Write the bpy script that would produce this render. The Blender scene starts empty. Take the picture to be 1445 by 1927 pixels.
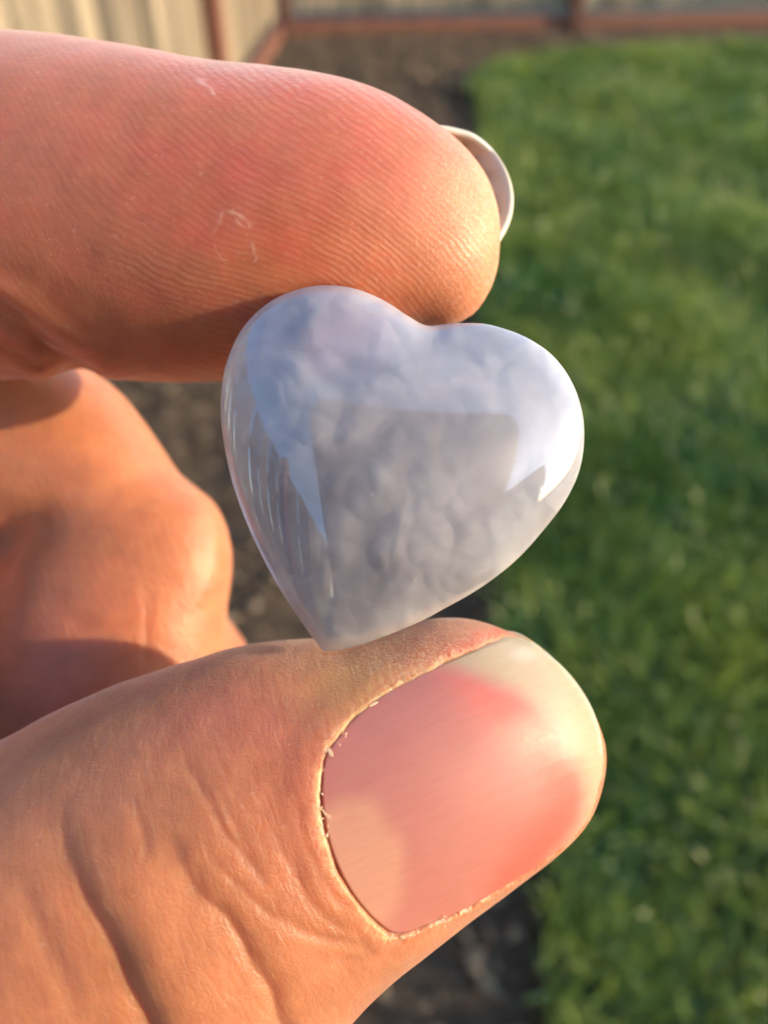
import bpy, math
import numpy as np
from mathutils import Matrix, Vector

# ------------------------------------------------------------------ camera
sc = bpy.context.scene
PITCH = math.radians(43.0)
CAM_H = 1.25
FPX = 1483.0                      # focal length in photograph pixels (1445 x 1927)
cam_d = bpy.data.cameras.new("camera")
cam = bpy.data.objects.new("camera", cam_d)
sc.collection.objects.link(cam)
cam.location = (0, 0, CAM_H)
cam.rotation_euler = (math.pi / 2 - PITCH, 0, 0)
cam_d.sensor_fit = 'VERTICAL'
cam_d.sensor_height = 36.0
cam_d.lens = 18.0 * FPX / 963.5
cam_d.clip_start = 0.004
cam_d.clip_end = 3000.0
cam_d.dof.use_dof = True
cam_d.dof.focus_distance = 0.0432
cam_d.dof.aperture_fstop = cam_d.lens / 1.05     # 1.05 mm entrance pupil
cam_d.dof.aperture_blades = 0
sc.camera = cam

# ------------------------------------------------------------------ light
# direction towards the sun in camera terms: right, image-down, behind the lens
sr, su, sb = 0.93, 0.10, 0.34
sun_dir = Vector((sr, su * math.sin(PITCH) - sb * math.cos(PITCH), su * math.cos(PITCH) + sb * math.sin(PITCH))).normalized()
elev = math.asin(sun_dir.z)
world = bpy.data.worlds.new("World")
sc.world = world
world.use_nodes = True
wn = world.node_tree
bg = wn.nodes["Background"]
sky = wn.nodes.new("ShaderNodeTexSky")
sky.sky_type = 'NISHITA'
sky.sun_disc = False
sky.sun_elevation = elev
sky.sun_rotation = math.atan2(sun_dir.x, sun_dir.y)
sky.altitude = 200
sky.air_density = 1.0
sky.dust_density = 0.6
sky.ozone_density = 1.5
bg.inputs["Strength"].default_value = 0.15
wn.links.new(sky.outputs[0], bg.inputs[0])
sun_l = bpy.data.lights.new("sun", 'SUN')
sun_l.energy = 2.0
sun_l.angle = math.radians(0.5)
sun_l.color = (1.0, 0.73, 0.45)
sun = bpy.data.objects.new("sun", sun_l)
sc.collection.objects.link(sun)
sun.rotation_euler = sun_dir.to_track_quat('Z', 'Y').to_euler()
sun.location = (3, -3, 4)

sc.view_settings.view_transform = 'Standard'
sc.view_settings.look = 'None'
sc.view_settings.gamma = 1.0
sc.view_settings.exposure = 1.95
sc.view_settings.use_curve_mapping = False
sc.render.engine = 'CYCLES'
sc.cycles.use_denoising = True
try:
    sc.cycles.denoiser = 'OPENIMAGEDENOISE'
    sc.cycles.denoising_input_passes = 'RGB_ALBEDO_NORMAL'
except Exception:
    pass
sc.cycles.max_bounces = 7
sc.cycles.use_adaptive_sampling = True
sc.cycles.adaptive_threshold = 0.025
sc.cycles.adaptive_min_samples = 20
sc.cycles.transparent_max_bounces = 12
sc.cycles.sample_clamp_indirect = 6.0
sc.cycles.caustics_reflective = True

rng = np.random.default_rng(11)
C = sc.collection
CM = cam.rotation_euler.to_matrix()
CMn = np.array(CM)
CAMLOC = np.array([0, 0, CAM_H])


# ------------------------------------------------------------------ helpers
def to_world(P):
    """camera-frame millimetres (x right, y up, z towards the lens) -> world metres"""
    return (np.asarray(P, float) * 0.001) @ CMn.T + CAMLOC


def at(px, py, d):
    """photograph pixel at depth d (mm) -> camera-frame mm"""
    px, py, d = np.broadcast_arrays(np.asarray(px, float), np.asarray(py, float), np.asarray(d, float))
    return np.stack([(px - 722.5) / FPX * d, (963.5 - py) / FPX * d, -d], -1)


def tag(o, label=None, cat=None, group=None, kind=None):
    if label: o["label"] = label
    if cat: o["category"] = cat
    if group: o["group"] = group
    if kind: o["kind"] = kind
    return o


def mesh_data(name, V, F, mat=None, smooth=False, attrs=None):
    me = bpy.data.meshes.new(name)
    V = np.asarray(V, np.float32)
    if isinstance(F, np.ndarray):
        nf, k = F.shape
        me.vertices.add(len(V)); me.vertices.foreach_set("co", V.ravel())
        me.loops.add(nf * k); me.loops.foreach_set("vertex_index", F.astype(np.int32).ravel())
        me.polygons.add(nf)
        me.polygons.foreach_set("loop_start", np.arange(0, nf * k, k, dtype=np.int32))
        me.update(calc_edges=True)
        me.validate()
    else:
        me.from_pydata([tuple(v) for v in V], [], [tuple(f) for f in F])
        me.update()
    if smooth:
        me.polygons.foreach_set("use_smooth", np.ones(len(me.polygons), bool))
    if attrs:
        for nm, arr in attrs.items():
            arr = np.asarray(arr, np.float32)
            if arr.ndim == 1:
                a = me.attributes.new(nm, 'FLOAT', 'POINT'); a.data.foreach_set("value", arr)
            else:
                if arr.shape[1] == 3:
                    arr = np.concatenate([arr, np.ones((len(arr), 1), np.float32)], 1)
                a = me.attributes.new(nm, 'FLOAT_COLOR', 'POINT'); a.data.foreach_set("color", arr.ravel())
    if mat: me.materials.append(mat)
    return me


def link(name, me, parent=None, loc=None):
    o = bpy.data.objects.new(name, me)
    C.objects.link(o)
    if parent: o.parent = parent
    if loc is not None: o.location = loc
    return o


def empty(name, loc=(0, 0, 0), rz=0.0):
    o = bpy.data.objects.new(name, None)
    C.objects.link(o)
    o.location = loc; o.rotation_euler = (0, 0, rz)
    o.empty_display_size = 0.05
    return o


def box(cx, cy, cz, sx, sy, sz, bev=0.0):
    """bevelled box, verts + faces (chamfered when bev > 0)"""
    hx, hy, hz = sx / 2, sy / 2, sz / 2
    if bev <= 0:
        V = [(cx + a * hx, cy + b * hy, cz + c * hz) for a in (-1, 1) for b in (-1, 1) for c in (-1, 1)]
        F = [(0, 1, 3, 2), (4, 6, 7, 5), (0, 4, 5, 1), (2, 3, 7, 6), (0, 2, 6, 4), (1, 5, 7, 3)]
        return V, F
    import bmesh
    bm = bmesh.new()
    bmesh.ops.create_cube(bm, size=1.0)
    bmesh.ops.scale(bm, vec=(sx, sy, sz), verts=bm.verts)
    bmesh.ops.bevel(bm, geom=list(bm.edges), offset=bev, segments=1, affect='EDGES')
    bmesh.ops.translate(bm, vec=(cx, cy, cz), verts=bm.verts)
    bm.verts.index_update()
    V = [tuple(v.co) for v in bm.verts]
    F = [tuple(v.index for v in f.verts) for f in bm.faces]
    bm.free()
    return V, F


def merge(parts):
    V, F, n = [], [], 0
    for v, f in parts:
        V += list(v); F += [tuple(i + n for i in q) for q in f]; n += len(v)
    return V, F


class NT:
    def __init__(s, name):
        s.m = bpy.data.materials.new(name); s.m.use_nodes = True
        s.t = s.m.node_tree
        s.p = s.t.nodes["Principled BSDF"]; s.out = s.t.nodes["Material Output"]
    def n(s, typ, **kw):
        nd = s.t.nodes.new(typ)
        for k, v in kw.items():
            if k.startswith("i_"):
                nd.inputs[k[2:].replace("_", " ")].default_value = v
            else:
                setattr(nd, k, v)
        return nd
    def l(s, a, b): s.t.links.new(a, b)
    def math(s, op, a, b=None, c=None, clamp=False):
        nd = s.t.nodes.new("ShaderNodeMath"); nd.operation = op; nd.use_clamp = clamp
        for i, x in enumerate((a, b, c)):
            if x is None: continue
            if isinstance(x, (int, float)): nd.inputs[i].default_value = x
            else: s.l(x, nd.inputs[i])
        return nd.outputs[0]
    def mix(s, fac, a, b, blend='MIX'):
        nd = s.t.nodes.new("ShaderNodeMix"); nd.data_type = 'RGBA'; nd.blend_type = blend
        for idx, x in ((0, fac), (6, a), (7, b)):
            if isinstance(x, (int, float)): nd.inputs[idx].default_value = x
            elif isinstance(x, tuple): nd.inputs[idx].default_value = (*x, 1) if len(x) == 3 else x
            else: s.l(x, nd.inputs[idx])
        return nd.outputs[2]
    def obj(s, scale=(1, 1, 1), rot=(0, 0, 0), which="Object"):
        tc = s.n("ShaderNodeTexCoord"); mp = s.n("ShaderNodeMapping")
        mp.inputs["Scale"].default_value = scale; mp.inputs["Rotation"].default_value = rot
        s.l(tc.outputs[which], mp.inputs[0]); return mp.outputs[0]
    def noise(s, vec, scale, detail=4, rough=0.55, dist=0.0):
        nd = s.n("ShaderNodeTexNoise"); s.l(vec, nd.inputs["Vector"])
        nd.inputs["Scale"].default_value = scale; nd.inputs["Detail"].default_value = detail
        nd.inputs["Roughness"].default_value = rough; nd.inputs["Distortion"].default_value = dist
        return nd.outputs["Fac"]
    def ramp(s, fac, stops):
        nd = s.n("ShaderNodeValToRGB"); e = nd.color_ramp.elements
        while len(e) < len(stops): e.new(0.5)
        for k, (p, c) in enumerate(stops):
            e[k].position = p; e[k].color = (*c, 1) if len(c) == 3 else c
        s.l(fac, nd.inputs[0]); return nd.outputs[0]
    def attr(s, name):
        nd = s.n("ShaderNodeAttribute"); nd.attribute_name = name; return nd
    def bump(s, h, strength, dist, normal=None):
        nd = s.n("ShaderNodeBump"); nd.inputs["Strength"].default_value = strength
        nd.inputs["Distance"].default_value = dist
        s.l(h, nd.inputs["Height"])
        if normal is not None: s.l(normal, nd.inputs["Normal"])
        return nd.outputs[0]


def vnoise(P, freq, seed, n=14):
    """smooth random field from a sum of sines, about -1..1"""
    r = np.random.default_rng(seed)
    P = np.asarray(P)
    k = r.normal(size=(n, P.shape[1])); k /= np.linalg.norm(k, axis=1, keepdims=True)
    k *= freq * r.uniform(0.5, 1.5, (n, 1)) * 2 * math.pi
    ph = r.uniform(0, 2 * math.pi, n)
    out = np.zeros(len(P))
    for i in range(n): out += np.sin(P @ k[i] + ph[i])
    return out / math.sqrt(n) / 1.2


def smoothstep(a, b, x):
    t = np.clip((x - a) / (b - a), 0, 1); return t * t * (3 - 2 * t)


# ------------------------------------------------------------------ garden materials
def wood_mat(name, c0, c1, c2):
    m = NT(name); m.p.inputs["Roughness"].default_value = 0.85
    oi = m.n("ShaderNodeObjectInfo")
    v = m.obj((1, 1, 1))
    add = m.n("ShaderNodeVectorMath", operation='ADD'); m.l(v, add.inputs[0])
    sc_ = m.n("ShaderNodeVectorMath", operation='SCALE'); sc_.inputs[0].default_value = (17.3, 9.1, 4.7)
    m.l(oi.outputs["Random"], sc_.inputs[3]); m.l(sc_.outputs[0], add.inputs[1])
    st = m.n("ShaderNodeMapping"); st.inputs["Scale"].default_value = (30, 30, 1.6); m.l(add.outputs[0], st.inputs[0])
    g = m.noise(st.outputs[0], 1.0, 6, 0.6, 0.6)
    col = m.ramp(g, [(0.25, c0), (0.5, c1), (0.75, c2)])
    big = m.noise(add.outputs[0], 2.2, 3)
    col = m.mix(m.math('MULTIPLY', big, 0.5), col, (0.10, 0.085, 0.06))
    br = m.math('MULTIPLY_ADD', oi.outputs["Random"], 1.0, 0.45)
    cb = m.n("ShaderNodeCombineColor")
    for k in range(3): m.l(br, cb.inputs[k])
    col = m.mix(1.0, col, cb.outputs[0], 'MULTIPLY')
    m.l(col, m.p.inputs["Base Color"])
    m.l(m.bump(g, 0.6, 0.004), m.p.inputs["Normal"])
    return m.m


M_plank = wood_mat("weathered_cedar", (0.085, 0.066, 0.04), (0.21, 0.165, 0.105), (0.36, 0.295, 0.195))
M_post = wood_mat("red_stained_wood", (0.11, 0.03, 0.016), (0.18, 0.052, 0.026), (0.24, 0.08, 0.04))

m = NT("bare_soil"); v = m.obj()
a = m.noise(v, 9, 8, 0.65); b = m.noise(v, 60, 6, 0.7); c_ = m.noise(v, 2.0, 3)
col = m.ramp(m.math('MULTIPLY_ADD', b, 0.5, m.math('MULTIPLY', a, 0.5)), [(0.3, (0.04, 0.03, 0.02)), (0.5, (0.105, 0.078, 0.052)), (0.72, (0.19, 0.145, 0.098))])
m.l(col, m.p.inputs["Base Color"]); m.p.inputs["Roughness"].default_value = 0.95
m.p.inputs["Specular IOR Level"].default_value = 0.2
m.l(m.bump(m.math('ADD', a, b), 1.0, 0.03), m.p.inputs["Normal"]); M_soil = m.m

m = NT("mulch"); at_ = m.attr("tint")
m.l(at_.outputs["Color"], m.p.inputs["Base Color"]); m.p.inputs["Roughness"].default_value = 0.9; M_mulch = m.m

m = NT("turf"); v = m.obj()
col = m.ramp(m.noise(v, 30, 5), [(0.3, (0.010, 0.018, 0.006)), (0.7, (0.03, 0.05, 0.015))])
m.l(col, m.p.inputs["Base Color"]); m.p.inputs["Roughness"].default_value = 0.9; M_turf = m.m

m = NT("grass_blade"); at_ = m.attr("tint")
m.l(at_.outputs["Color"], m.p.inputs["Base Color"])
m.p.inputs["Roughness"].default_value = 0.36
m.p.inputs["Specular IOR Level"].default_value = 0.4
tr = m.n("ShaderNodeBsdfTranslucent"); m.l(m.mix(0.35, at_.outputs["Color"], (0.12, 0.20, 0.03)), tr.inputs["Color"])
mx = m.n("ShaderNodeMixShader"); mx.inputs[0].default_value = 0.38
m.l(m.p.outputs[0], mx.inputs[1]); m.l(tr.outputs[0], mx.inputs[2]); m.l(mx.outputs[0], m.out.inputs[0]); M_grass = m.m

# ------------------------------------------------------------------ ground, bed, lawn
def sheet(x0, x1, y0, y1, nx, ny, zf):
    X, Y = np.meshgrid(np.linspace(x0, x1, nx), np.linspace(y0, y1, ny), indexing='ij')
    P = np.stack([X.ravel(), Y.ravel()], 1)
    V = np.concatenate([P, zf(P)[:, None]], 1)
    I = np.arange(nx * ny).reshape(nx, ny)
    F = np.stack([I[:-1, :-1], I[1:, :-1], I[1:, 1:], I[:-1, 1:]], -1).reshape(-1, 4)
    return V, F

V = np.array([(-600, -600, -0.06), (600, -600, -0.06), (600, 600, -0.06), (-600, 600, -0.06)])
tag(link("ground", mesh_data("ground", V, np.array([[0, 1, 2, 3]]), M_turf)), kind="structure")

def soil_z(P):
    return 0.010 * vnoise(P, 3.0, 5) + 0.008 * vnoise(P, 11.0, 6) + 0.005 * vnoise(P, 28.0, 7)
V, F = sheet(-3.2, 3.6, -1.5, 6.6, 170, 200, lambda P: soil_z(P) - 0.012)
tag(link("soil_bed", mesh_data("soil_bed", V, F, M_soil, True)), kind="structure")

def lawn_edge_x(y):
    """left edge of the lawn; it curves round at the far corner"""
    base = 0.185 + 0.064 * y
    return base + 0.02 * np.sin(y * 5.1) + 0.012 * np.sin(y * 13 + 1)
def lawn_far_y(x):
    return 5.30 + 0.13 * x + 0.03 * np.sin(x * 4) - 0.55 * np.exp(-np.clip(x - 0.48, 0, 9) / 0.22)

def lawn_inside(P):
    return np.minimum(P[:, 0] - lawn_edge_x(P[:, 1]), lawn_far_y(P[:, 0]) - P[:, 1])
# lawn slab: clipped grid
nx, ny = 120, 220
X = np.linspace(0, 1, nx) ** 1.4; Yv = np.linspace(-1.2, 5.75, ny)
VV = np.zeros((nx, ny, 3))
for j, y in enumerate(Yv):
    VV[:, j, 1] = y
    VV[:, j, 0] = lawn_edge_x(y) + X * (5.0 - lawn_edge_x(y))
VV[:, :, 1] = np.minimum(VV[:, :, 1], lawn_far_y(VV[:, :, 0]))
flat = VV.reshape(-1, 3)
flat[:, 2] = 0.018 + 0.006 * vnoise(flat[:, :2], 2.5, 3) - 0.05 * (1 - smoothstep(0, 0.03, lawn_inside(flat[:, :2])))
I = np.arange(nx * ny).reshape(nx, ny)
F = np.stack([I[:-1, :-1], I[1:, :-1], I[1:, 1:], I[:-1, 1:]], -1).reshape(-1, 4)
tag(link("lawn", mesh_data("lawn", flat, F, M_turf, True)), kind="structure")

# grass blades
def make_grass():
    def scatter(n, x0, x1, y0, y1):
        P = np.stack([rng.uniform(x0, x1, n), rng.uniform(y0, y1, n)], 1)
        return P[lawn_inside(P) > 0.0]
    P = np.concatenate([scatter(36000, 0.15, 1.7, 0.05, 1.6), scatter(34000, 0.2, 2.3, 1.6, 3.2), scatter(42000, 0.3, 3.4, 3.2, 5.7),
                        scatter(5000, 1.7, 3.5, 0.0, 1.6)])
    far = P[:, 1]
    n = len(P)
    L = rng.uniform(0.045, 0.098, n) * (1 + 0.25 * vnoise(P, 1.5, 21))
    W = rng.uniform(0.0035, 0.0068, n) * (1 + 0.12 * np.clip(far - 1.2, 0, 4))
    az = rng.uniform(0, 2 * math.pi, n) + 0.0
    # patches of blades share a lean
    lean_az = 2.2 * vnoise(P, 1.8, 23) + 1.0
    az = np.where(rng.random(n) < 0.55, lean_az + rng.normal(0, 0.7, n), az)
    lean = np.abs(rng.normal(0.55, 0.35, n))
    d = np.stack([np.cos(az), np.sin(az)], 1)
    tw = az + math.pi / 2 + rng.normal(0, 0.5, n)
    s = np.stack([np.cos(tw), np.sin(tw), np.zeros(n)], 1) * W[:, None] / 2
    def pt(t, w):
        h = L * t * np.cos(lean * (0.4 + 0.9 * t)); o = L * t * np.sin(lean * (0.4 + 0.9 * t))
        c = np.stack([P[:, 0] + d[:, 0] * o, P[:, 1] + d[:, 1] * o, 0.010 + h], 1)
        return c - s * w, c + s * w
    a0, a1 = pt(0.0, 0.8); b0, b1 = pt(0.5, 1.0); c0, c1 = pt(0.8, 0.7); t0, _ = pt(1.0, 0.0)
    V = np.stack([a0, a1, b0, b1, c0, c1, t0], 1).reshape(-1, 3)
    base = (np.arange(n) * 7)[:, None]
    T = np.array([[0, 1, 3], [0, 3, 2], [2, 3, 5], [2, 5, 4], [4, 5, 6]])
    F = (base[:, :, None] + T[None]).reshape(-1, 3)
    g = np.clip(0.45 + 0.25 * vnoise(P, 1.1, 31) + 0.2 * vnoise(P, 6.0, 32) + rng.normal(0, 0.28, n), 0, 1)[:, None]
    dark = np.array([0.035, 0.125, 0.03]); lite = np.array([0.28, 0.345, 0.065])
    col = dark * (1 - g) + lite * g
    dry = rng.random(n) < 0.001
    col[dry] = np.array([0.20, 0.23, 0.08])
    tint = np.repeat(col, 7, 0)
    o = link("grass", mesh_data("grass", V, F, M_grass, False, {"tint": tint}))
    tag(o, "short green lawn grass beyond the hand", "grass", kind="stuff")
make_grass()

# bark crumbs and clods scattered on the bed
def make_mulch():
    n = 9000
    P = np.stack([rng.uniform(-1.4, 3.3, n * 3), rng.uniform(0.0, 6.1, n * 3)], 1)
    P = P[lawn_inside(P) < -0.005][:n]; n = len(P)
    s = rng.uniform(0.006, 0.022, n) * np.where(rng.random(n) < 0.1, 1.8, 1)
    oct_ = np.array([(1, 0, 0), (-1, 0, 0), (0, 1, 0), (0, -1, 0), (0, 0, 1), (0, 0, -1)], float)
    T = np.array([[0, 2, 4], [2, 1, 4], [1, 3, 4], [3, 0, 4], [2, 0, 5], [1, 2, 5], [3, 1, 5], [0, 3, 5]])
    az = rng.uniform(0, 6.28, n); sh = rng.uniform(0.4, 1.0, (n, 3)) * np.array([1.3, 0.8, 0.55])
    Vl = oct_[None] * sh[:, None, :] * s[:, None, None] + rng.normal(0, 0.16, (n, 6, 3)) * s[:, None, None]
    ca, sa = np.cos(az)[:, None], np.sin(az)[:, None]
    x = Vl[..., 0] * ca - Vl[..., 1] * sa; y = Vl[..., 0] * sa + Vl[..., 1] * ca
    z0 = soil_z(P)
    V = np.stack([x + P[:, :1], y + P[:, 1:], Vl[..., 2] + z0[:, None]], -1).reshape(-1, 3)
    F = ((np.arange(n) * 6)[:, None, None] + T[None]).reshape(-1, 3)
    g = rng.random(n)[:, None] ** 2
    col = np.array([0.06, 0.044, 0.029]) * (1 - g) + np.array([0.28, 0.21, 0.13]) * g
    tag(link("mulch", mesh_data("mulch", V, F, M_mulch, False, {"tint": np.repeat(col, 6, 0)})),
        "brown soil crumbs and bark bits on the bed", "mulch", kind="stuff")
make_mulch()

# ------------------------------------------------------------------ fences
CORNER = np.array([-0.69, 6.04])
def build_fence(name, label, p0, p1, height, post_at, group=None):
    p0 = np.array(p0, float); p1 = np.array(p1, float)
    d = p1 - p0; Ln = np.linalg.norm(d); rz = math.atan2(d[1], d[0])
    root = empty(name, (p0[0], p0[1], 0), rz)
    tag(root, label, "fence", "board fences round the yard")
    pitch = 0.142
    base = mesh_data("plank", *box(0, 0, height / 2 + 0.11, 0.124, 0.018, height - 0.02, 0.003), mat=M_plank)
    n = int(Ln / pitch)
    for i in range(n):
        o = link("plank", base, root)
        o.location = (pitch * (i + 0.5), rng.normal(0, 0.002), rng.normal(0, 0.008))
        o.rotation_euler = (rng.normal(0, 0.004), rng.normal(0, 0.004), rng.normal(0, 0.01))
    kick = mesh_data("kickboard", *box(Ln / 2, 0.016, 0.03, Ln - 0.02, 0.036, 0.09, 0.004), mat=M_post)
    o = link("kickboard", kick, root); o.location = (0, -0.04, 0)
    for z in (0.45, height - 0.25):
        rail = mesh_data("rail", *box(Ln / 2, 0.032, z, Ln - 0.02, 0.04, 0.085, 0.004), mat=M_plank)
        link("rail", rail, root)
    pm = mesh_data("post", *merge([box(0, 0, (height + 0.15) / 2, 0.07, 0.07, height + 0.15, 0.005)]), mat=M_post)
    for s in post_at:
        o = link("post", pm, root); o.location = (s, -0.056, 0)
    return root

k = 0.056
build_fence("board_fence", "weathered board fence with red post running along the bed towards the corner",
            (CORNER[0] - k * 8.8, CORNER[1] - 8.8), (CORNER[0] - 0.01, CORNER[1] - 0.06), 1.85, (1.9, 4.35, 6.83, 8.70))
build_fence("board_fence", "far weathered board fence with red kickboard behind the lawn",
            (CORNER[0], CORNER[1]), (CORNER[0] + 5.2, CORNER[1] + 0.45), 1.8, (1.98, 4.4))

# ------------------------------------------------------------------ house (seen mirrored in the stone)
def flat_mat(name, col, rough=0.6, bumpscale=None):
    m = NT(name); v = m.obj()
    nz = m.noise(v, 6, 5)
    c = m.mix(nz, tuple(x * 0.88 for x in col), tuple(min(1, x * 1.08) for x in col))
    m.l(c, m.p.inputs["Base Color"]); m.p.inputs["Roughness"].default_value = rough
    return m.m
M_siding = flat_mat("cream_siding", (0.62, 0.56, 0.45))
M_white = flat_mat("white_trim", (0.80, 0.79, 0.75), 0.5)
M_roof = flat_mat("grey_shingle", (0.10, 0.095, 0.09), 0.9)
mg = NT("window_glass"); mg.p.inputs["Base Color"].default_value = (0.02, 0.025, 0.03, 1); mg.p.inputs["Roughness"].default_value = 0.04
M_glass = mg.m
W_, D_, H_ = 9.0, 6.0, 2.9
def build_house(loc, rz, label, H_):
    house = empty("house", loc, rz)
    tag(house, label, "house")
    V, F = merge([box(W_ / 2, D_ / 2, H_ / 2, W_, D_, H_)] + [box(W_ / 2, -0.012, 0.1 + 0.2 * i, W_ + 0.04, 0.02, 0.185) for i in range(int(H_ / 0.2))])
    link("wall", mesh_data("wall", V, F, M_siding), house)
    V = [(-0.4, -0.5, H_ - 0.05), (W_ + 0.4, -0.5, H_ - 0.05), (W_ + 0.4, D_ + 0.5, H_ - 0.05), (-0.4, D_ + 0.5, H_ - 0.05),
         (-0.4, D_ / 2, H_ + 1.6), (W_ + 0.4, D_ / 2, H_ + 1.6)]
    F = [(0, 1, 5, 4), (2, 3, 4, 5), (0, 4, 3), (1, 2, 5), (0, 3, 2, 1)]
    link("roof", mesh_data("roof", V, F, M_roof), house)
    for i, x in enumerate((1.1, 3.3, 5.6, 7.7)):
        w, h, zc = (1.2, 1.3, 1.55) if i != 2 else (1.7, 2.1, 1.06)
        fr = link("window", mesh_data("window", *merge([box(x, -0.06, zc + s * (h / 2 + 0.04), w + 0.2, 0.1, 0.1) for s in (-1, 1)] +
                  [box(x + s * (w / 2 + 0.04), -0.058, zc, 0.1, 0.09, h - 0.02) for s in (-1, 1)] + [box(x, -0.05, zc, 0.05, 0.05, h - 0.02)]), M_white), house)
        link("pane", mesh_data("pane", *box(x, -0.03, zc, w, 0.02, h), M_glass), fr)
build_house((5.6, -3.9, 0), math.radians(-124), "cream house with white framed windows mirrored low in the stone's polished side", 3.1)

# ------------------------------------------------------------------ smooth inflated outlines
def resample(P, n, closed=True):
    """Catmull-Rom through the points, evenly resampled"""
    P = np.asarray(P, float)
    if closed: Q = np.concatenate([P[-1:], P, P[:2]])
    else: Q = np.concatenate([2 * P[:1] - P[1:2], P, 2 * P[-1:] - P[-2:-1]])
    out = []
    t = np.linspace(0, 1, 24, endpoint=False)[:, None]
    for i in range(1, len(Q) - 2):
        a, b, c, d = Q[i - 1], Q[i], Q[i + 1], Q[i + 2]
        out.append(0.5 * (2 * b + (c - a) * t + (2 * a - 5 * b + 4 * c - d) * t ** 2 + (3 * b - a - 3 * c + d) * t ** 3))
    if not closed: out.append(P[-1:])
    R = np.concatenate(out)
    if closed: R = np.concatenate([R, R[:1]])
    s = np.concatenate([[0], np.cumsum(np.linalg.norm(np.diff(R, axis=0), axis=1))])
    q = np.linspace(0, s[-1], n, endpoint=not closed)
    return np.stack([np.interp(q, s, R[:, k]) for k in range(R.shape[1])], 1)


def poly_sd(P, poly, chunk=60000, closed=True):
    """signed distance to a closed 2-D polygon, negative inside (unsigned for an open line)"""
    A = poly; B = np.roll(poly, -1, 0)
    if not closed: A, B = poly[:-1], poly[1:]
    E = B - A; ee = (E ** 2).sum(1) + 1e-12
    out = np.empty(len(P))
    for s in range(0, len(P), chunk):
        p = P[s:s + chunk]
        px = p[:, None, 0] - A[None, :, 0]; py = p[:, None, 1] - A[None, :, 1]
        t = np.clip((px * E[:, 0] + py * E[:, 1]) / ee, 0, 1)
        dd = (px - t * E[:, 0]) ** 2 + (py - t * E[:, 1]) ** 2
        d = np.sqrt(dd.min(1))
        if closed:
            y = p[:, 1:2]
            cr = ((A[None, :, 1] > y) != (B[None, :, 1] > y)) & (p[:, 0:1] < (E[:, 0] * (y - A[:, 1]) / np.where(np.abs(E[:, 1]) < 1e-12, 1e-12, E[:, 1]) + A[:, 0]))
            d = np.where(cr.sum(1) % 2 == 1, -d, d)
        out[s:s + chunk] = d
    return out


class Inflate:
    """u(x,y): zero on the outline, laplacian -2 inside; sqrt(u) is a rounded section"""
    def __init__(s, poly, offset, nsrc=90):
        s.poly = poly
        n = len(poly)
        tan = np.roll(poly, -1, 0) - np.roll(poly, 1, 0)
        tan /= np.linalg.norm(tan, axis=1, keepdims=True)
        area = 0.5 * np.sum(poly[:, 0] * np.roll(poly[:, 1], -1) - poly[:, 1] * np.roll(poly[:, 0], -1))
        nor = np.stack([tan[:, 1], -tan[:, 0]], 1) * np.sign(area)
        idx = np.linspace(0, n, nsrc, endpoint=False).astype(int)
        S = poly[idx] + nor[idx] * offset
        sd = poly_sd(S, poly)
        s.S = S[sd > 0.55 * offset]
        s.c = poly.mean(0); s.sc = np.abs(poly - s.c).max()
        A = s._basis(poly)
        b = ((poly - s.c) ** 2).sum(1) / 2
        lam = 1e-5
        s.w = np.linalg.lstsq(np.concatenate([A, lam * np.eye(A.shape[1])]), np.concatenate([b, np.zeros(A.shape[1])]), rcond=None)[0]
        s.err = np.abs(A @ s.w - b).max()
    def _basis(s, P):
        d = ((P[:, None, :] - s.S[None]) ** 2).sum(2)
        return np.concatenate([0.5 * np.log(d + 1e-9), np.ones((len(P), 1)), (P - s.c) / s.sc], 1)
    def __call__(s, P, chunk=60000):
        out = np.empty(len(P))
        for i in range(0, len(P), chunk):
            p = P[i:i + chunk]
            out[i:i + chunk] = s._basis(p) @ s.w - ((p - s.c) ** 2).sum(1) / 2
        return out


class Grid2:
    """bicubic sampled field"""
    def __init__(s, x0, y0, h, A): s.x0, s.y0, s.h, s.A = x0, y0, h, A
    def __call__(s, x, y):
        fx = np.clip((x - s.x0) / s.h, 1.001, s.A.shape[0] - 2.01); fy = np.clip((y - s.y0) / s.h, 1.001, s.A.shape[1] - 2.01)
        ix = fx.astype(int); iy = fy.astype(int); tx = fx - ix; ty = fy - iy
        def w(t): return (-.5 * t + t * t - .5 * t ** 3, 1 - 2.5 * t * t + 1.5 * t ** 3, .5 * t + 2 * t * t - 1.5 * t ** 3, -.5 * t * t + .5 * t ** 3)
        wx, wy = w(tx), w(ty); out = 0
        for a in range(4):
            r = 0
            for b in range(4): r = r + wy[b] * s.A[ix + a - 1, iy + b - 1]
            out = out + wx[a] * r
        return out


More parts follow.
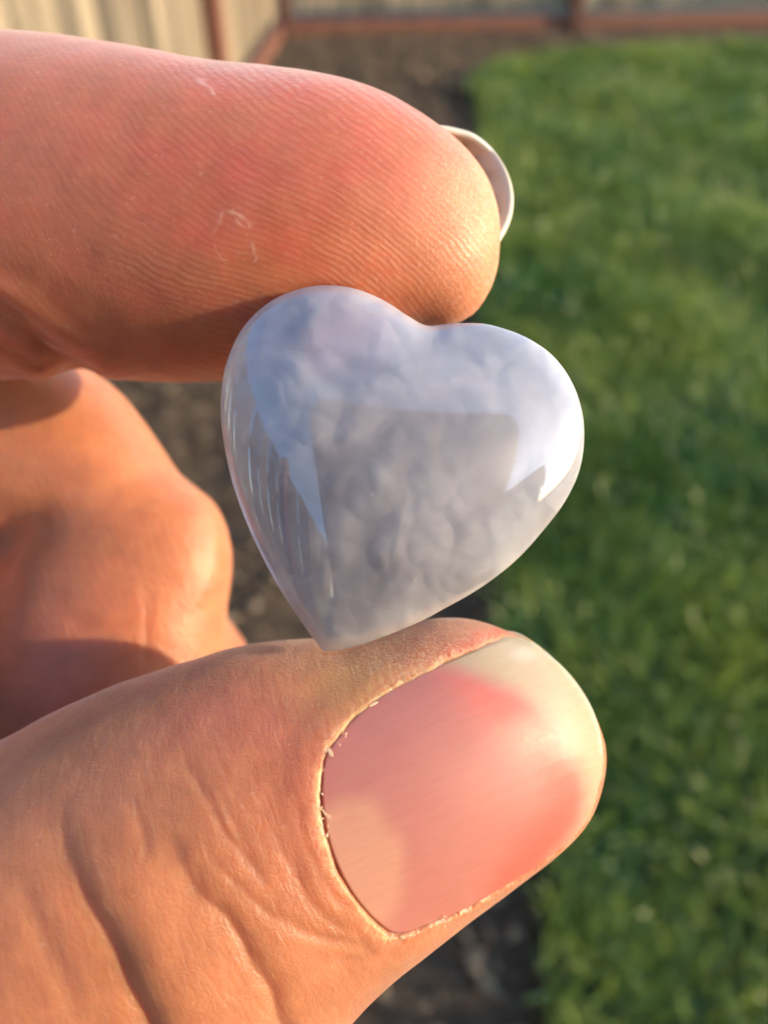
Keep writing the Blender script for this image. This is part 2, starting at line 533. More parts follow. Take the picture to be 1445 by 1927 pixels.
GX0, GX1, GY0, GY1 = -118.0, 22.0, -84.0, 40.0
class Digit:
    """rounded solid whose outline, seen face on, is poly (mm); mid-depth plane zm(x,y)"""
    def __init__(s, px_outline, depth, kz, offset=3.0, n=260, half=10.0):
        px = np.asarray(px_outline, float)
        d = depth(px[:, 0], px[:, 1])
        P = at(px[:, 0], px[:, 1], d)
        s.poly = resample(P[:, :2], n)
        # the photographed rim of a round digit lies in front of its mid-plane: draw the mid-plane outline in by that much
        tan = np.roll(s.poly, -1, 0) - np.roll(s.poly, 1, 0); tan /= np.linalg.norm(tan, axis=1, keepdims=True)
        area = np.sum(s.poly[:, 0] * np.roll(s.poly[:, 1], -1) - s.poly[:, 1] * np.roll(s.poly[:, 0], -1))
        nor = np.stack([tan[:, 1], -tan[:, 0]], 1) * np.sign(area)
        slope = (s.poly * nor).sum(1) / np.mean(d)
        if callable(half): half = half(s.poly[:, 0] / np.mean(d) * FPX + 722.5)
        inset = half * (1 - 1 / np.sqrt(1 + (slope * kz) ** 2))
        for _ in range(6): inset = 0.25 * np.roll(inset, 1) + 0.5 * inset + 0.25 * np.roll(inset, -1)
        s.poly = resample(s.poly - nor * inset[:, None], n)
        # least-squares mid-plane depth as quadratic of x,y from outline
        s.coef = np.linalg.lstsq(np.stack([np.ones(len(P)), P[:, 0], P[:, 1], P[:, 0] ** 2 / 50], 1), P[:, 2], rcond=None)[0]
        s.kz = kz
        inf = Inflate(s.poly, offset)
        s.err = inf.err
        h = 0.4
        xs = np.arange(GX0 - 1, GX1 + 1, h); ys = np.arange(GY0 - 1, GY1 + 1, h)
        X, Y = np.meshgrid(xs, ys, indexing='ij'); Q = np.stack([X.ravel(), Y.ravel()], 1)
        sd = poly_sd(Q, s.poly)
        u = np.full(len(Q), 0.0)
        ins = sd < 0.9
        u[ins] = inf(Q[ins])
        s.a = math.sqrt(max(u.max(), 1e-6))
        lin = -sd * s.a * 1.6
        wq = smoothstep(0.3, 0.9, sd)
        u = np.where(ins, u * (1 - wq) + lin * wq, lin)
        s.g = Grid2(xs[0], ys[0], h, u.reshape(X.shape))
    def zm(s, x, y): return s.coef[0] + s.coef[1] * x + s.coef[2] * y + s.coef[3] * x * x / 50
    def F(s, x, y, z):
        return (((z - s.zm(x, y)) / s.kz) ** 2 - s.g(x, y)) / (2 * s.a) 
    def front(s, x, y):
        return s.zm(x, y) + s.kz * np.sqrt(np.maximum(s.g(x, y), 0))


def smin(a, b, k):
    h = np.clip(0.5 + 0.5 * (b - a) / k, 0, 1)
    return b * (1 - h) + a * h - k * h * (1 - h)


# ---- outlines read off the photograph (pixels), closed beyond the frame
INDEX = [(-620, 120), (-400, 70), (-200, 58), (0, 65), (100, 71), (200, 85), (300, 101), (400, 117), (500, 130), (600, 146), (680, 166),
         (750, 195), (800, 224), (850, 258), (895, 304), (926, 358), (939, 415), (938, 468), (928, 522), (903, 574), (868, 602),
         (826, 612), (780, 612), (720, 640), (640, 690), (540, 716), (430, 718), (340, 717), (250, 712), (200, 706), (152, 696), (110, 704), (60, 713),
         (0, 716), (-200, 735), (-400, 770), (-620, 800)]
MID_UP = [(-700, 720), (-300, 640), (0, 640), (120, 670), (205, 722), (250, 765), (300, 832), (345, 897), (385, 950), (405, 988), (414, 1035),
          (408, 1085), (380, 1120), (320, 1120), (180, 1060), (60, 1010), (-60, 1010), (-300, 1060), (-700, 1180)]
MID_LOW = [(60, 985), (160, 935), (280, 925), (372, 945), (408, 988), (426, 1035), (431, 1090), (430, 1150), (430, 1200), (424, 1290), (390, 1420),
           (280, 1540), (100, 1600), (-60, 1560), (-110, 1440), (-80, 1280), (-30, 1120), (10, 1035)]
RING = [(100, 1120), (250, 1060), (360, 1090), (410, 1140), (436, 1185), (455, 1230), (470, 1320), (450, 1460), (330, 1600), (100, 1650), (-60, 1540), (-20, 1300)]
THUMB = [(-900, 1640), (-500, 1560), (-250, 1490), (-100, 1440), (0, 1396), (60, 1362), (130, 1327), (200, 1298), (270, 1273), (350, 1246), (430, 1220),
         (500, 1206), (560, 1201), (620, 1198), (700, 1188), (770, 1174), (835, 1164), (895, 1168), (950, 1186), (1005, 1213), (1055, 1252), (1096, 1300), (1122, 1350),
         (1139, 1400), (1140, 1450), (1130, 1495), (1113, 1537), (1085, 1573), (1045, 1607), (1000, 1638), (960, 1666), (920, 1699), (870, 1736),
         (820, 1773), (775, 1803), (735, 1835), (695, 1874), (640, 1927), (560, 2010), (420, 2180), (200, 2420), (-100, 2640), (-500, 2640), (-900, 2400)]
HEART = [(612, 1225), (596, 1210), (585, 1195), (540, 1130), (500, 1060), (465, 985), (440, 915), (425, 850), (417, 790), (418, 730), (428, 680), (450, 630),
         (480, 592), (520, 562), (570, 543), (620, 538), (670, 545), (720, 565), (762, 592), (790, 609), (806, 614), (830, 612), (865, 609),
         (910, 610), (950, 620), (990, 636), (1030, 662), (1060, 695), (1082, 735), (1095, 780), (1098, 825), (1093, 870), (1080, 910), (1055, 955),
         (1020, 1000), (980, 1045), (940, 1080), (890, 1115), (840, 1143), (790, 1170), (730, 1195), (680, 1213), (640, 1223)]
TNAIL = [(612, 1420), (605, 1450), (603, 1490), (608, 1545), (621, 1602), (645, 1660), (679, 1712), (715, 1748), (746, 1764), (800, 1748), (860, 1724), (920, 1692),
         (962, 1666), (1000, 1638), (1045, 1606), (1085, 1570), (1110, 1532), (1125, 1490), (1132, 1440), (1132, 1400), (1124, 1360), (1106, 1318),
         (1076, 1274), (1040, 1238), (1000, 1212), (962, 1198), (925, 1207), (870, 1232), (800, 1265), (740, 1295), (698, 1325), (660, 1358), (632, 1390)]

d_index = lambda x, y: np.interp(x, [-600, 0, 400, 900], [63, 55.5, 52.0, 50.5])
d_thumb = lambda x, y: np.interp(x, [-900, 0, 620, 1140], [46, 46.5, 49.0, 50.0])
d_mid = lambda x, y: np.interp(x, [-700, 0, 450], [72, 69, 67])
d_ring = lambda x, y: 82.0 + 0 * x
D_index = Digit(INDEX, d_index, 0.88, half=lambda x: np.interp(x, [0, 350, 700, 900], [11.5, 8.6, 4.5, 3.0]))
D_thumb = Digit(THUMB, d_thumb, 0.80, 4.0, half=lambda x: np.interp(x, [0, 600, 800, 1000], [11.0, 10.0, 6.0, 3.5]))
D_mu = Digit(MID_UP, d_mid, 0.95)
D_ml = Digit(MID_LOW, d_mid, 0.9)
D_ring = Digit(RING, d_ring, 0.9)
HEART_D = 45.0

hp_ = at(np.array(HEART)[:, 0], np.array(HEART)[:, 1], HEART_D)
heart_poly = resample(hp_[:, :2], 420)
heart_inf = Inflate(heart_poly, 1.6, 150)
HX, HY = np.meshgrid(np.arange(-12, 15, 0.2), np.arange(-11, 16, 0.2), indexing='ij')
hq = np.stack([HX.ravel(), HY.ravel()], 1)
hsd = Grid2(-12, -11, 0.2, poly_sd(hq, heart_poly).reshape(HX.shape))


def capsule(x, y, z, a, b, r0, r1):
    a = np.array(a, float); b = np.array(b, float); e = b - a
    t = np.clip(((x - a[0]) * e[0] + (y - a[1]) * e[1] + (z - a[2]) * e[2]) / (e @ e), 0, 1)
    return np.sqrt((x - a[0] - t * e[0]) ** 2 + (y - a[1] - t * e[1]) ** 2 + (z - a[2] - t * e[2]) ** 2) - (r0 + (r1 - r0) * t)


def hand_F(x, y, z, ids=False, group=None):
    far = np.full(x.shape, 60.0)
    fi = D_index.F(x, y, z) if group != 'mid' else far
    ft = D_thumb.F(x, y, z) if group != 'mid' else far
    fm = smin(D_mu.F(x, y, z), D_ml.F(x, y, z), 2.2) if group != 'front' else far
    fr = D_ring.F(x, y, z) if group != 'front' else far
    palm = smin(capsule(x, y, z, (-50, 13, -68), (-54, -14, -63), 12, 18), capsule(x, y, z, (-44, -2, -80), (-56, -26, -76), 16, 17), 8)
    arm = capsule(x, y, z, (-56, -16, -66), (-96, -56, -50), 21, 20)
    fl = capsule(x, y, z, (-22, -20, -84), (-46, -10, -84), 8, 10)      # curled ring finger back into the palm
    body = smin(smin(palm, arm, 10), fl, 5)
    f = np.minimum(np.minimum(fi, smin(fm, fr, 0.5)), ft)
    f = smin(f, body, 3.5)
    # skin pressed against the stone
    hz = np.maximum(hsd(x, y), np.maximum(z + HEART_D - 3.0, -(z + HEART_D + 0.75)))
    hs = -(hz - 0.12)
    f = -smin(-f, -hs, 0.5)
    if ids: return f, np.argmin(np.stack([fi, ft, fm, fr, body]), 0)
    return f


def surface_nets(h):
    xs = np.arange(GX0, GX1, h); ys = np.arange(GY0, GY1, h); zs = np.arange(-108, -26, h)
    X2, Y2 = np.meshgrid(xs, ys, indexing='ij')
    nx, ny, nz = len(xs), len(ys), len(zs)
    Fv = np.empty((nx, ny, nz), np.float32)
    def g2(D): return D.g(X2.ravel(), Y2.ravel()).reshape(nx, ny), D.zm(X2, Y2)
    tab = [(D,) + g2(D) for D in (D_index, D_thumb, D_mu, D_ml, D_ring)]
    hs2 = hsd(X2.ravel(), Y2.ravel()).reshape(nx, ny)
    for k, z in enumerate(zs):
        v = [(((z - zm) / D.kz) ** 2 - u) / (2 * D.a) for D, u, zm in tab]
        fm = smin(v[2], v[3], 2.2)
        palm = smin(capsule(X2, Y2, z, (-50, 13, -68), (-54, -14, -63), 12, 18), capsule(X2, Y2, z, (-44, -2, -80), (-56, -26, -76), 16, 17), 8)
        arm = capsule(X2, Y2, z, (-56, -16, -66), (-96, -56, -50), 21, 20)
        fl = capsule(X2, Y2, z, (-22, -20, -84), (-46, -10, -84), 8, 10)
        body = smin(smin(palm, arm, 10), fl, 5)
        f = np.minimum(np.minimum(v[0], smin(fm, v[4], 0.5)), v[1])
        f = smin(f, body, 3.5)
        hz = np.maximum(hs2, max(z + HEART_D - 3.0, -(z + HEART_D + 0.75)))
        Fv[:, :, k] = -smin(-f, (hz - 0.12), 0.5)
    S = Fv < 0
    cnt = np.zeros((nx - 1, ny - 1, nz - 1), np.int8)
    for a in (0, 1):
        for b in (0, 1):
            for c in (0, 1):
                cnt += S[a:nx - 1 + a, b:ny - 1 + b, c:nz - 1 + c]
    act = (cnt > 0) & (cnt < 8)
    ci = np.argwhere(act)
    idm = -np.ones(act.shape, np.int64); idm[act] = np.arange(len(ci))
    acc = np.zeros((len(ci), 3)); num = np.zeros(len(ci))
    corners = [(a, b, c) for a in (0, 1) for b in (0, 1) for c in (0, 1)]
    for p in corners:
        for ax in range(3):
            if p[ax] == 0:
                q = list(p); q[ax] = 1
                fa = Fv[tuple((ci + np.array(p)).T)].astype(float); fb = Fv[tuple((ci + np.array(q)).T)].astype(float)
                mk = (fa < 0) != (fb < 0)
                t = np.where(mk, fa / np.where(np.abs(fa - fb) < 1e-9, 1e-9, fa - fb), 0)
                pos = np.tile(np.array(p, float), (len(ci), 1)); pos[:, ax] = t
                acc[mk] += pos[mk]; num[mk] += 1
    V = (ci + acc / num[:, None]) * h + np.array([xs[0], ys[0], zs[0]])
    Q = []
    for ax in range(3):
        o1, o2 = [(1, 2), (2, 0), (0, 1)][ax]
        sl0 = [slice(None)] * 3; sl1 = [slice(None)] * 3
        sl0[ax] = slice(0, -1); sl1[ax] = slice(1, None)
        ch = S[tuple(sl0)] != S[tuple(sl1)]
        e = np.argwhere(ch)
        lim = np.array(act.shape)
        ok = (e[:, o1] > 0) & (e[:, o2] > 0) & (e[:, o1] < lim[o1]) & (e[:, o2] < lim[o2])
        e = e[ok]
        def cell(d1, d2):
            c = e.copy(); c[:, o1] += d1; c[:, o2] += d2; return idm[tuple(c.T)]
        q = np.stack([cell(-1, -1), cell(0, -1), cell(0, 0), cell(-1, 0)], 1)
        fl_ = ~S[tuple(e.T)]
        q[fl_] = q[fl_][:, ::-1]
        Q.append(q)
    return V, np.concatenate(Q)


def project(V, it=3, group=None, N=None):
    for _ in range(it):
        x, y, z = V.T
        f = hand_F(x, y, z, group=group)
        if N is not None:
            V = V - N * np.clip(f, -0.2, 0.2)[:, None]; continue
        e = 0.04
        g = np.stack([hand_F(x + e, y, z, group=group) - f, hand_F(x, y + e, z, group=group) - f, hand_F(x, y, z + e, group=group) - f], 1) / e
        gg = (g ** 2).sum(1)
        st = (f / np.maximum(gg, 0.05))[:, None] * g
        ln = np.linalg.norm(st, axis=1, keepdims=True)
        V = V - st * np.minimum(1, 0.5 / np.maximum(ln, 1e-9))
    if N is not None: return V, N
    return V, g / np.maximum(np.linalg.norm(g, axis=1, keepdims=True), 1e-9)


def subdivide(V, Q):
    """split every quad in four (linear)"""
    E = np.concatenate([Q[:, [0, 1]], Q[:, [1, 2]], Q[:, [2, 3]], Q[:, [3, 0]]])
    Es = np.sort(E, 1)
    key = Es[:, 0].astype(np.int64) * (len(V) + 1) + Es[:, 1]
    uk, first, inv = np.unique(key, return_index=True, return_inverse=True)
    inv = inv.reshape(-1)
    mid = 0.5 * (V[Es[first, 0]] + V[Es[first, 1]])
    nV, nQ = len(V), len(Q)
    em = nV + inv.reshape(4, nQ)
    cen = V[Q].mean(1); cid = nV + len(uk) + np.arange(nQ)
    V2 = np.concatenate([V, mid, cen])
    Q2 = np.concatenate([np.stack([Q[:, 0], em[0], cid, em[3]], 1), np.stack([em[0], Q[:, 1], em[1], cid], 1),
                         np.stack([cid, em[1], Q[:, 2], em[2]], 1), np.stack([em[3], cid, em[2], Q[:, 3]], 1)])
    return V2, Q2


def to_px(V):
    d = -V[:, 2]
    return np.stack([V[:, 0] / d * FPX + 722.5, 963.5 - V[:, 1] / d * FPX], 1)


HV, HQ = surface_nets(0.75)
HV, HN = project(HV, 3)
pxv = to_px(HV)
inview = (pxv[:, 0] > -90) & (pxv[:, 0] < 1535) & (pxv[:, 1] > -60) & (pxv[:, 1] < 2010)
view = -HV / np.linalg.norm(HV, axis=1, keepdims=True)
cosv = (HN * view).sum(1)
_, id0 = hand_F(*HV.T, ids=True)
front_d = (id0 == 0) | (id0 == 1)
occl = (hsd(HV[:, 0], HV[:, 1]) < -1.2) & (HV[:, 2] < -HEART_D)          # covered by the stone
selA = (inview & front_d & (cosv > -0.12) & ~occl)[HQ].any(1)
selB = (inview & ~front_d & (cosv > -0.2))[HQ].any(1) & ~selA
Vall, Nall, Qall = [HV], [HN], [HQ[~(selA | selB)]]
ntot = len(HV)
for sel_, levels, grp in ((selA, 3, 'front'), (selB, 1, 'mid')):
    Qb = HQ[sel_]
    used = np.unique(Qb)
    remap = -np.ones(len(HV), np.int64); remap[used] = np.arange(len(used))
    V1, Q1, N1 = HV[used], remap[Qb], HN[used]
    for lev in range(levels):
        VN, Q1 = subdivide(np.concatenate([V1, N1], 1), Q1)
        V1, N1 = VN[:, :3], VN[:, 3:]
        if lev < 2: V1, N1 = project(V1, 1, grp)
        else:
            N1 = N1 / np.linalg.norm(N1, axis=1, keepdims=True)
            V1, N1 = project(V1, 1, grp, N1)
    newid = np.concatenate([used, ntot + np.arange(len(V1) - len(used))])
    Vall.append(V1[len(used):]); Nall.append(N1[len(used):]); Qall.append(newid[Q1])
    ntot += len(V1) - len(used)
HVf = np.concatenate(Vall); HNf = np.concatenate(Nall); HQf = np.concatenate(Qall)

# ---- skin detail on the refined surface
_, ids = hand_F(*HVf.T, ids=True)
PX = to_px(HVf)
frontish = smoothstep(-0.15, 0.15, (HNf * (-HVf / np.linalg.norm(HVf, axis=1, keepdims=True))).sum(1))
isT = (ids == 1); isI = (ids == 0); isM = (ids == 2)
disp = np.zeros(len(HVf))
MMPX = HEART_D / FPX

tn_poly = resample(np.array(TNAIL, float), 300)
sel = isT & (PX[:, 0] > 440) & (PX[:, 1] > 1100)
sdn = np.full(len(HVf), 50.0)
sdn[sel] = poly_sd(PX[sel], tn_poly) * MMPX
rag = 0.07 * vnoise(HVf, 0.45, 41) + 0.02 * vnoise(HVf, 2.6, 42)
sdn = sdn + rag * (sdn < 5)
# how strongly the skin folds over the nail: strong at the root and sides, none at the free edge
ang_t = smoothstep(1010, 780, PX[:, 0] + 0.25 * (PX[:, 1] - 1450))
rootw = smoothstep(800, 640, PX[:, 0] + 0.2 * (PX[:, 1] - 1500))
fold = 0.15 + 0.85 * ang_t
ins_n = smoothstep(0.10, -0.16, sdn)
disp += np.where(sel, -0.50 * ins_n + (0.09 * rootw + 0.02 * ang_t) * np.exp(-((sdn - 0.9) / 0.9) ** 2) * (1 - ins_n), 0) * frontish
cut = np.where(sel, np.exp(-((sdn + 0.0) / 0.12) ** 2) * fold, 0)

def crease(pts, width, depth, bulge=0.04, side=0.0, mask=isT, taper=True):
    """groove along a drawn line (pixels); side > 0 makes one wall steeper"""
    global disp
    pl = resample(np.array(pts, float), 80, closed=False)
    mk = mask & (PX[:, 0] > pl[:, 0].min() - 90) & (PX[:, 0] < pl[:, 0].max() + 90) & (PX[:, 1] > pl[:, 1].min() - 90) & (PX[:, 1] < pl[:, 1].max() + 90)
    ii = np.nonzero(mk)[0]
    if len(ii) == 0: return
    P = PX[ii] + np.stack([vnoise(HVf[ii], 0.35, 77), vnoise(HVf[ii], 0.35, 78)], 1) * 5
    D = np.linalg.norm(P[:, None] - pl[None], axis=2)
    j = D.argmin(1); d = D[np.arange(len(ii)), j]
    tg = np.gradient(pl, axis=0); tg /= np.linalg.norm(tg, axis=1, keepdims=True)
    sg = (P[:, 0] - pl[j, 0]) * (-tg[j, 1]) + (P[:, 1] - pl[j, 1]) * tg[j, 0]
    s = j / 79.0
    tp = np.interp(s, [0, 0.18, 0.8, 1], [0.15, 0.8, 1, 0.9]) if taper else 1
    w = width * np.where(sg > 0, 1 + side, 1 - side)
    gr = -np.exp(-(d / w) ** 2) + bulge * np.exp(-((d - 2.2 * w) / (1.3 * w)) ** 2)
    disp[ii] += depth * tp * gr * frontish[ii]

crease([(250, 1500), (268, 1560), (280, 1610)], 9, 0.06)
crease([(345, 1425), (385, 1500), (420, 1560), (452, 1600), (480, 1640)], 10, 0.07)
crease([(455, 1688), (520, 1722), (580, 1752), (640, 1772), (700, 1782)], 10, 0.09)
crease([(380, 1600), (430, 1650), (480, 1690), (520, 1700)], 8, 0.05)
crease([(410, 1480), (440, 1540), (470, 1600), (500, 1660)], 8, 0.05)
crease([(520, 1560), (545, 1620), (575, 1680), (620, 1730), (690, 1770)], 10, 0.06)
crease([(560, 1500), (575, 1580), (600, 1640), (640, 1700)], 8, 0.05)
crease([(30, 1640), (60, 1720), (100, 1810), (140, 1900)], 24, 0.12)
crease([(600, 1800), (660, 1800), (720, 1790), (745, 1775)], 10, 0.07)
# index: joint crease at the left, pressed pad
crease([(-60, 560), (10, 600), (70, 645), (120, 685), (155, 705)], 20, 0.55, 0.4, mask=isI)
crease([(-60, 620), (20, 655), (70, 690)], 9, 0.2, mask=isI)
# middle finger
crease([(100, 930), (60, 962), (30, 1000), (8, 1060), (0, 1120)], 30, 0.15, 0.0, mask=isM)
crease([(278, 1100), (276, 1170), (275, 1230)], 9, 0.12, mask=isM)
crease([(240, 960), (320, 930), (380, 950), (400, 990)], 12, 0.12, mask=isM)
crease([(120, 1160), (200, 1190), (260, 1180)], 16, 0.12, mask=isM)

def fold_line(pts, dip, wl, hump, wr, fall):
    """a fold: the near side sinks gently to the line, the far side rises from it as a soft roll"""
    global disp
    pl = resample(np.array(pts, float), 120, closed=False)
    ii = np.nonzero(isT & (PX[:, 0] > pl[:, 0].min() - 200) & (PX[:, 0] < pl[:, 0].max() + 300) & (PX[:, 1] > pl[:, 1].min() - 120))[0]
    P = PX[ii] + np.stack([vnoise(HVf[ii], 0.3, 77), vnoise(HVf[ii], 0.3, 78)], 1) * 6
    D = np.linalg.norm(P[:, None] - pl[None], axis=2)
    j = D.argmin(1); d = D[np.arange(len(ii)), j]
    tg = np.gradient(pl, axis=0); tg /= np.linalg.norm(tg, axis=1, keepdims=True)
    sg = (P[:, 0] - pl[j, 0]) * (-tg[j, 1]) + (P[:, 1] - pl[j, 1]) * tg[j, 0]
    s = j / 119.0
    tp = np.interp(s, [0, 0.1, 0.4, 1], [0.0, 0.25, 0.8, 1.0])
    endf = np.where(j == 0, np.exp(-(d / 40) ** 2), 1.0)
    left = -dip * np.exp(-d / wl)
    r = d / wr
    right = -dip + (dip + hump) * (1 - np.exp(-r ** 1.3))
    right = right * np.exp(-(d / fall) ** 2)
    disp[ii] += np.where(sg > 0, left, right) * tp * endf * frontish[ii]
fold_line([(102, 1500), (110, 1560), (132, 1625), (167, 1700), (208, 1780), (247, 1860), (290, 1950), (330, 2030)], 0.36, 42, 0.68, 36, 180)
fold_line([(300, 1545), (338, 1620), (383, 1690), (438, 1745), (476, 1800), (508, 1860), (540, 1960)], 0.20, 28, 0.28, 24, 120)
# slow lumps so no surface is a perfect tube, and crossing skin lines
disp += (0.08 * vnoise(HVf, 0.10, 51) + 0.012 * vnoise(HVf, 0.35, 52)) * smoothstep(-0.3, 0.8, sdn)
thumbskin = isT & (sdn > 0.2)
Pn = HVf @ np.array([[0.9, 0.35, 0], [-0.25, 0.16, 0], [0, 0, 0.3]])
disp += np.where(thumbskin, 0.011 * vnoise(Pn, 0.9, 53) * smoothstep(0.2, 1.5, sdn), 0)
# frayed cuticle
cutn = np.where(sel & (sdn > -0.05) & (sdn < 1.2), np.exp(-((sdn - 0.25) / 0.3) ** 2), 0) * ang_t
disp += cutn * 0.04 * np.abs(vnoise(HVf, 2.4, 55))
HVd = HVf + HNf * disp[:, None]

# ---- skin colour (pigment, callus, dry flakes), with some shade painted in
n1 = vnoise(HVf, 0.07, 61); n2 = vnoise(HVf, 0.28, 62); n3 = vnoise(HVf, 1.1, 63)
col = np.tile(np.array([0.47, 0.215, 0.125]), (len(HVf), 1))
def paint(mask, c, w):
    global col
    w = np.clip(w, 0, 1)[:, None] * mask[:, None]
    col = col * (1 - w) + np.array(c) * w
def blob(x, y, rx, ry): return np.exp(-(((PX[:, 0] - x) / rx) ** 2 + ((PX[:, 1] - y) / ry) ** 2))
one = np.ones(len(HVf))
paint(isI, (0.47, 0.165, 0.09), one * 0.8)
paint(isI, (0.46, 0.125, 0.09), 0.5 * blob(480, 300, 330, 190) + 0.3 * n2)
paint(isI, (0.60, 0.38, 0.22), 0.8 * blob(920, 400, 110, 170))
paint(isM, (0.52, 0.25, 0.145), one * 0.8)
paint(isM, (0.47, 0.165, 0.125), 0.6 * blob(120, 1280, 190, 170))  # lower left pinker, its shade put into the colour
paint(isT, (0.47, 0.235, 0.14), one * 0.7)
paint(isT, (0.46, 0.165, 0.13), 0.5 * blob(430, 1340, 160, 90) + 0.45 * blob(560, 1500, 90, 160))
paint(isT, (0.46, 0.31, 0.15), 0.75 * blob(660, 1290, 110, 70))
paint(isT, (0.50, 0.15, 0.11), 0.7 * np.exp(-((sdn - 0.3) / 0.5) ** 2) * smoothstep(700, 880, PX[:, 0]) * (PX[:, 1] < 1330))
paint(sel, (0.68, 0.52, 0.34), 0.6 * cutn * smoothstep(-0.2, 0.9, vnoise(HVf, 0.35, 64) + 0.4 * vnoise(HVf, 2.0, 65)))
col *= np.array([0.96, 0.83, 0.71])
col *= (1 + 0.05 * n1 + 0.05 * n2 + 0.04 * n3)[:, None]

# ---- friction-ridge field on the index finger: level lines of a solved phase
RC = np.array([(250, 220, .5, .85), (400, 250, .62, .78), (330, 420, .66, .75), (250, 500, .85, .5), (170, 560, 1, -.15), (300, 600, 1, 0.02), (235, 670, .75, -.65),
               (400, 640, 1, -.12), (500, 520, .95, .3), (560, 450, .85, .5), (700, 300, .7, .7), (750, 400, .65, .75), (800, 500, .5, .85), (860, 400, .6, .8),
               (880, 530, .3, .95), (60, 660, .7, .7), (0, 300, .4, .9), (100, 400, .6, .8), (600, 200, .75, .65), (650, 560, .8, .6), (450, 690, .97, -.25)], float)
gs = 8.0
gx = np.arange(-120, 1020, gs); gy = np.arange(30, 780, gs)
AX, AY = np.meshgrid(gx, gy, indexing='ij')
wgt = 1 / (((AX[..., None] - RC[:, 0]) ** 2 + (AY[..., None] - RC[:, 1]) ** 2) + 900.0) ** 1.5
a2 = 2 * np.arctan2(RC[:, 3], RC[:, 2])
c2 = (wgt * np.cos(a2)).sum(-1); s2 = (wgt * np.sin(a2)).sum(-1)
th = 0.5 * np.arctan2(s2, c2)
kx, ky = np.sin(th), -np.cos(th)
kx, ky = np.where(ky > 0.85, -kx, kx), np.where(ky > 0.85, -ky, ky)
# least-squares phase by conjugate-free relaxation in Fourier (mirror padded)
div = np.gradient(kx, gs, axis=0) + np.gradient(ky, gs, axis=1)
phi = AX * kx.mean() + AY * ky.mean()
rx, ry = kx - kx.mean(), ky - ky.mean()
def mir(A, sx, sy):
    B = np.concatenate([A, sx * A[::-1]], 0); return np.concatenate([B, sy * B[:, ::-1]], 1)
RX, RY = mir(rx, -1, 1), mir(ry, 1, -1)
fx = np.fft.fftfreq(RX.shape[0], gs)[:, None] * 2 * math.pi; fy = np.fft.fftfreq(RX.shape[1], gs)[None] * 2 * math.pi
k2_ = fx ** 2 + fy ** 2; k2_[0, 0] = 1
ph_ = np.real(np.fft.ifft2(-1j * (fx * np.fft.fft2(RX) + fy * np.fft.fft2(RY)) / k2_))[:len(gx), :len(gy)]
phi = phi + ph_
phs = Grid2(gx[0], gy[0], gs, phi)
phase = np.zeros(len(HVf)); ramp_ = np.zeros(len(HVf))
ii = np.nonzero(isI)[0]
phase[ii] = phs(PX[ii, 0], PX[ii, 1]) / 12.0 + 0.16 * vnoise(HVf[ii], 0.5, 71)
ramp_[ii] = (0.55 + 0.45 * smoothstep(-0.6, 0.5, vnoise(HVf[ii], 0.12, 72))) * (0.35 + 0.65 * smoothstep(100, 520, PX[ii, 0])) * smoothstep(-100, 60, PX[ii, 0])
dry = np.zeros(len(HVf))
dry[ii] = 0.9 * np.exp(-(((PX[ii, 0] - 905) / 85) ** 2 + ((PX[ii, 1] - 420) / 190) ** 2))
dry = np.maximum(dry, cutn * 0.85 * smoothstep(-0.2, 0.9, vnoise(HVf, 0.3, 79)))
dry = np.maximum(dry, np.where(isT, 0.7 * blob(760, 1225, 160, 55), 0))
# peeled ring of skin on the index pad
peel = np.zeros(len(HVf))
Pw = PX + np.stack([vnoise(HVf, 0.8, 73), vnoise(HVf, 0.8, 74)], 1) * 3.5
for pts, wd, am_ in (([(404, 440), (407, 418), (418, 403), (436, 401), (452, 406), (466, 418), (469, 428)], 3.6, 1.0), ([(404, 440), (396, 452), (402, 466), (414, 478)], 1.6, 0.5),
                     ([(446, 415), (460, 428), (470, 445), (476, 462), (479, 478)], 2.2, 0.8), ([(414, 478), (424, 488), (440, 486), (450, 481), (460, 490), (474, 492), (482, 486)], 2.6, 0.9)):
    pl = resample(np.array(pts, float), 50, closed=False)
    mk = np.nonzero(isI & (np.abs(PX[:, 0] - 440) < 90) & (np.abs(PX[:, 1] - 447) < 90))[0]
    dd = np.linalg.norm(Pw[mk][:, None] - pl[None], axis=2).min(1)
    wdv = wd * (1 + 0.5 * vnoise(HVf[mk], 0.9, 75))
    peel[mk] = np.maximum(peel[mk], am_ * np.exp(-(dd / np.maximum(wdv, 0.6)) ** 2) * smoothstep(-0.3, 0.7, vnoise(HVf[mk], 0.8, 76) + 0.35))
pl = resample(np.array([(375, 150), (388, 158), (400, 170)], float), 20, closed=False)       # pale scuff on the top of the finger
mk = np.nonzero(isI & (np.abs(PX[:, 0] - 388) < 60) & (np.abs(PX[:, 1] - 160) < 60))[0]
peel[mk] = np.maximum(peel[mk], 0.8 * np.exp(-(np.linalg.norm(Pw[mk][:, None] - pl[None], axis=2).min(1) / 4.5) ** 2))

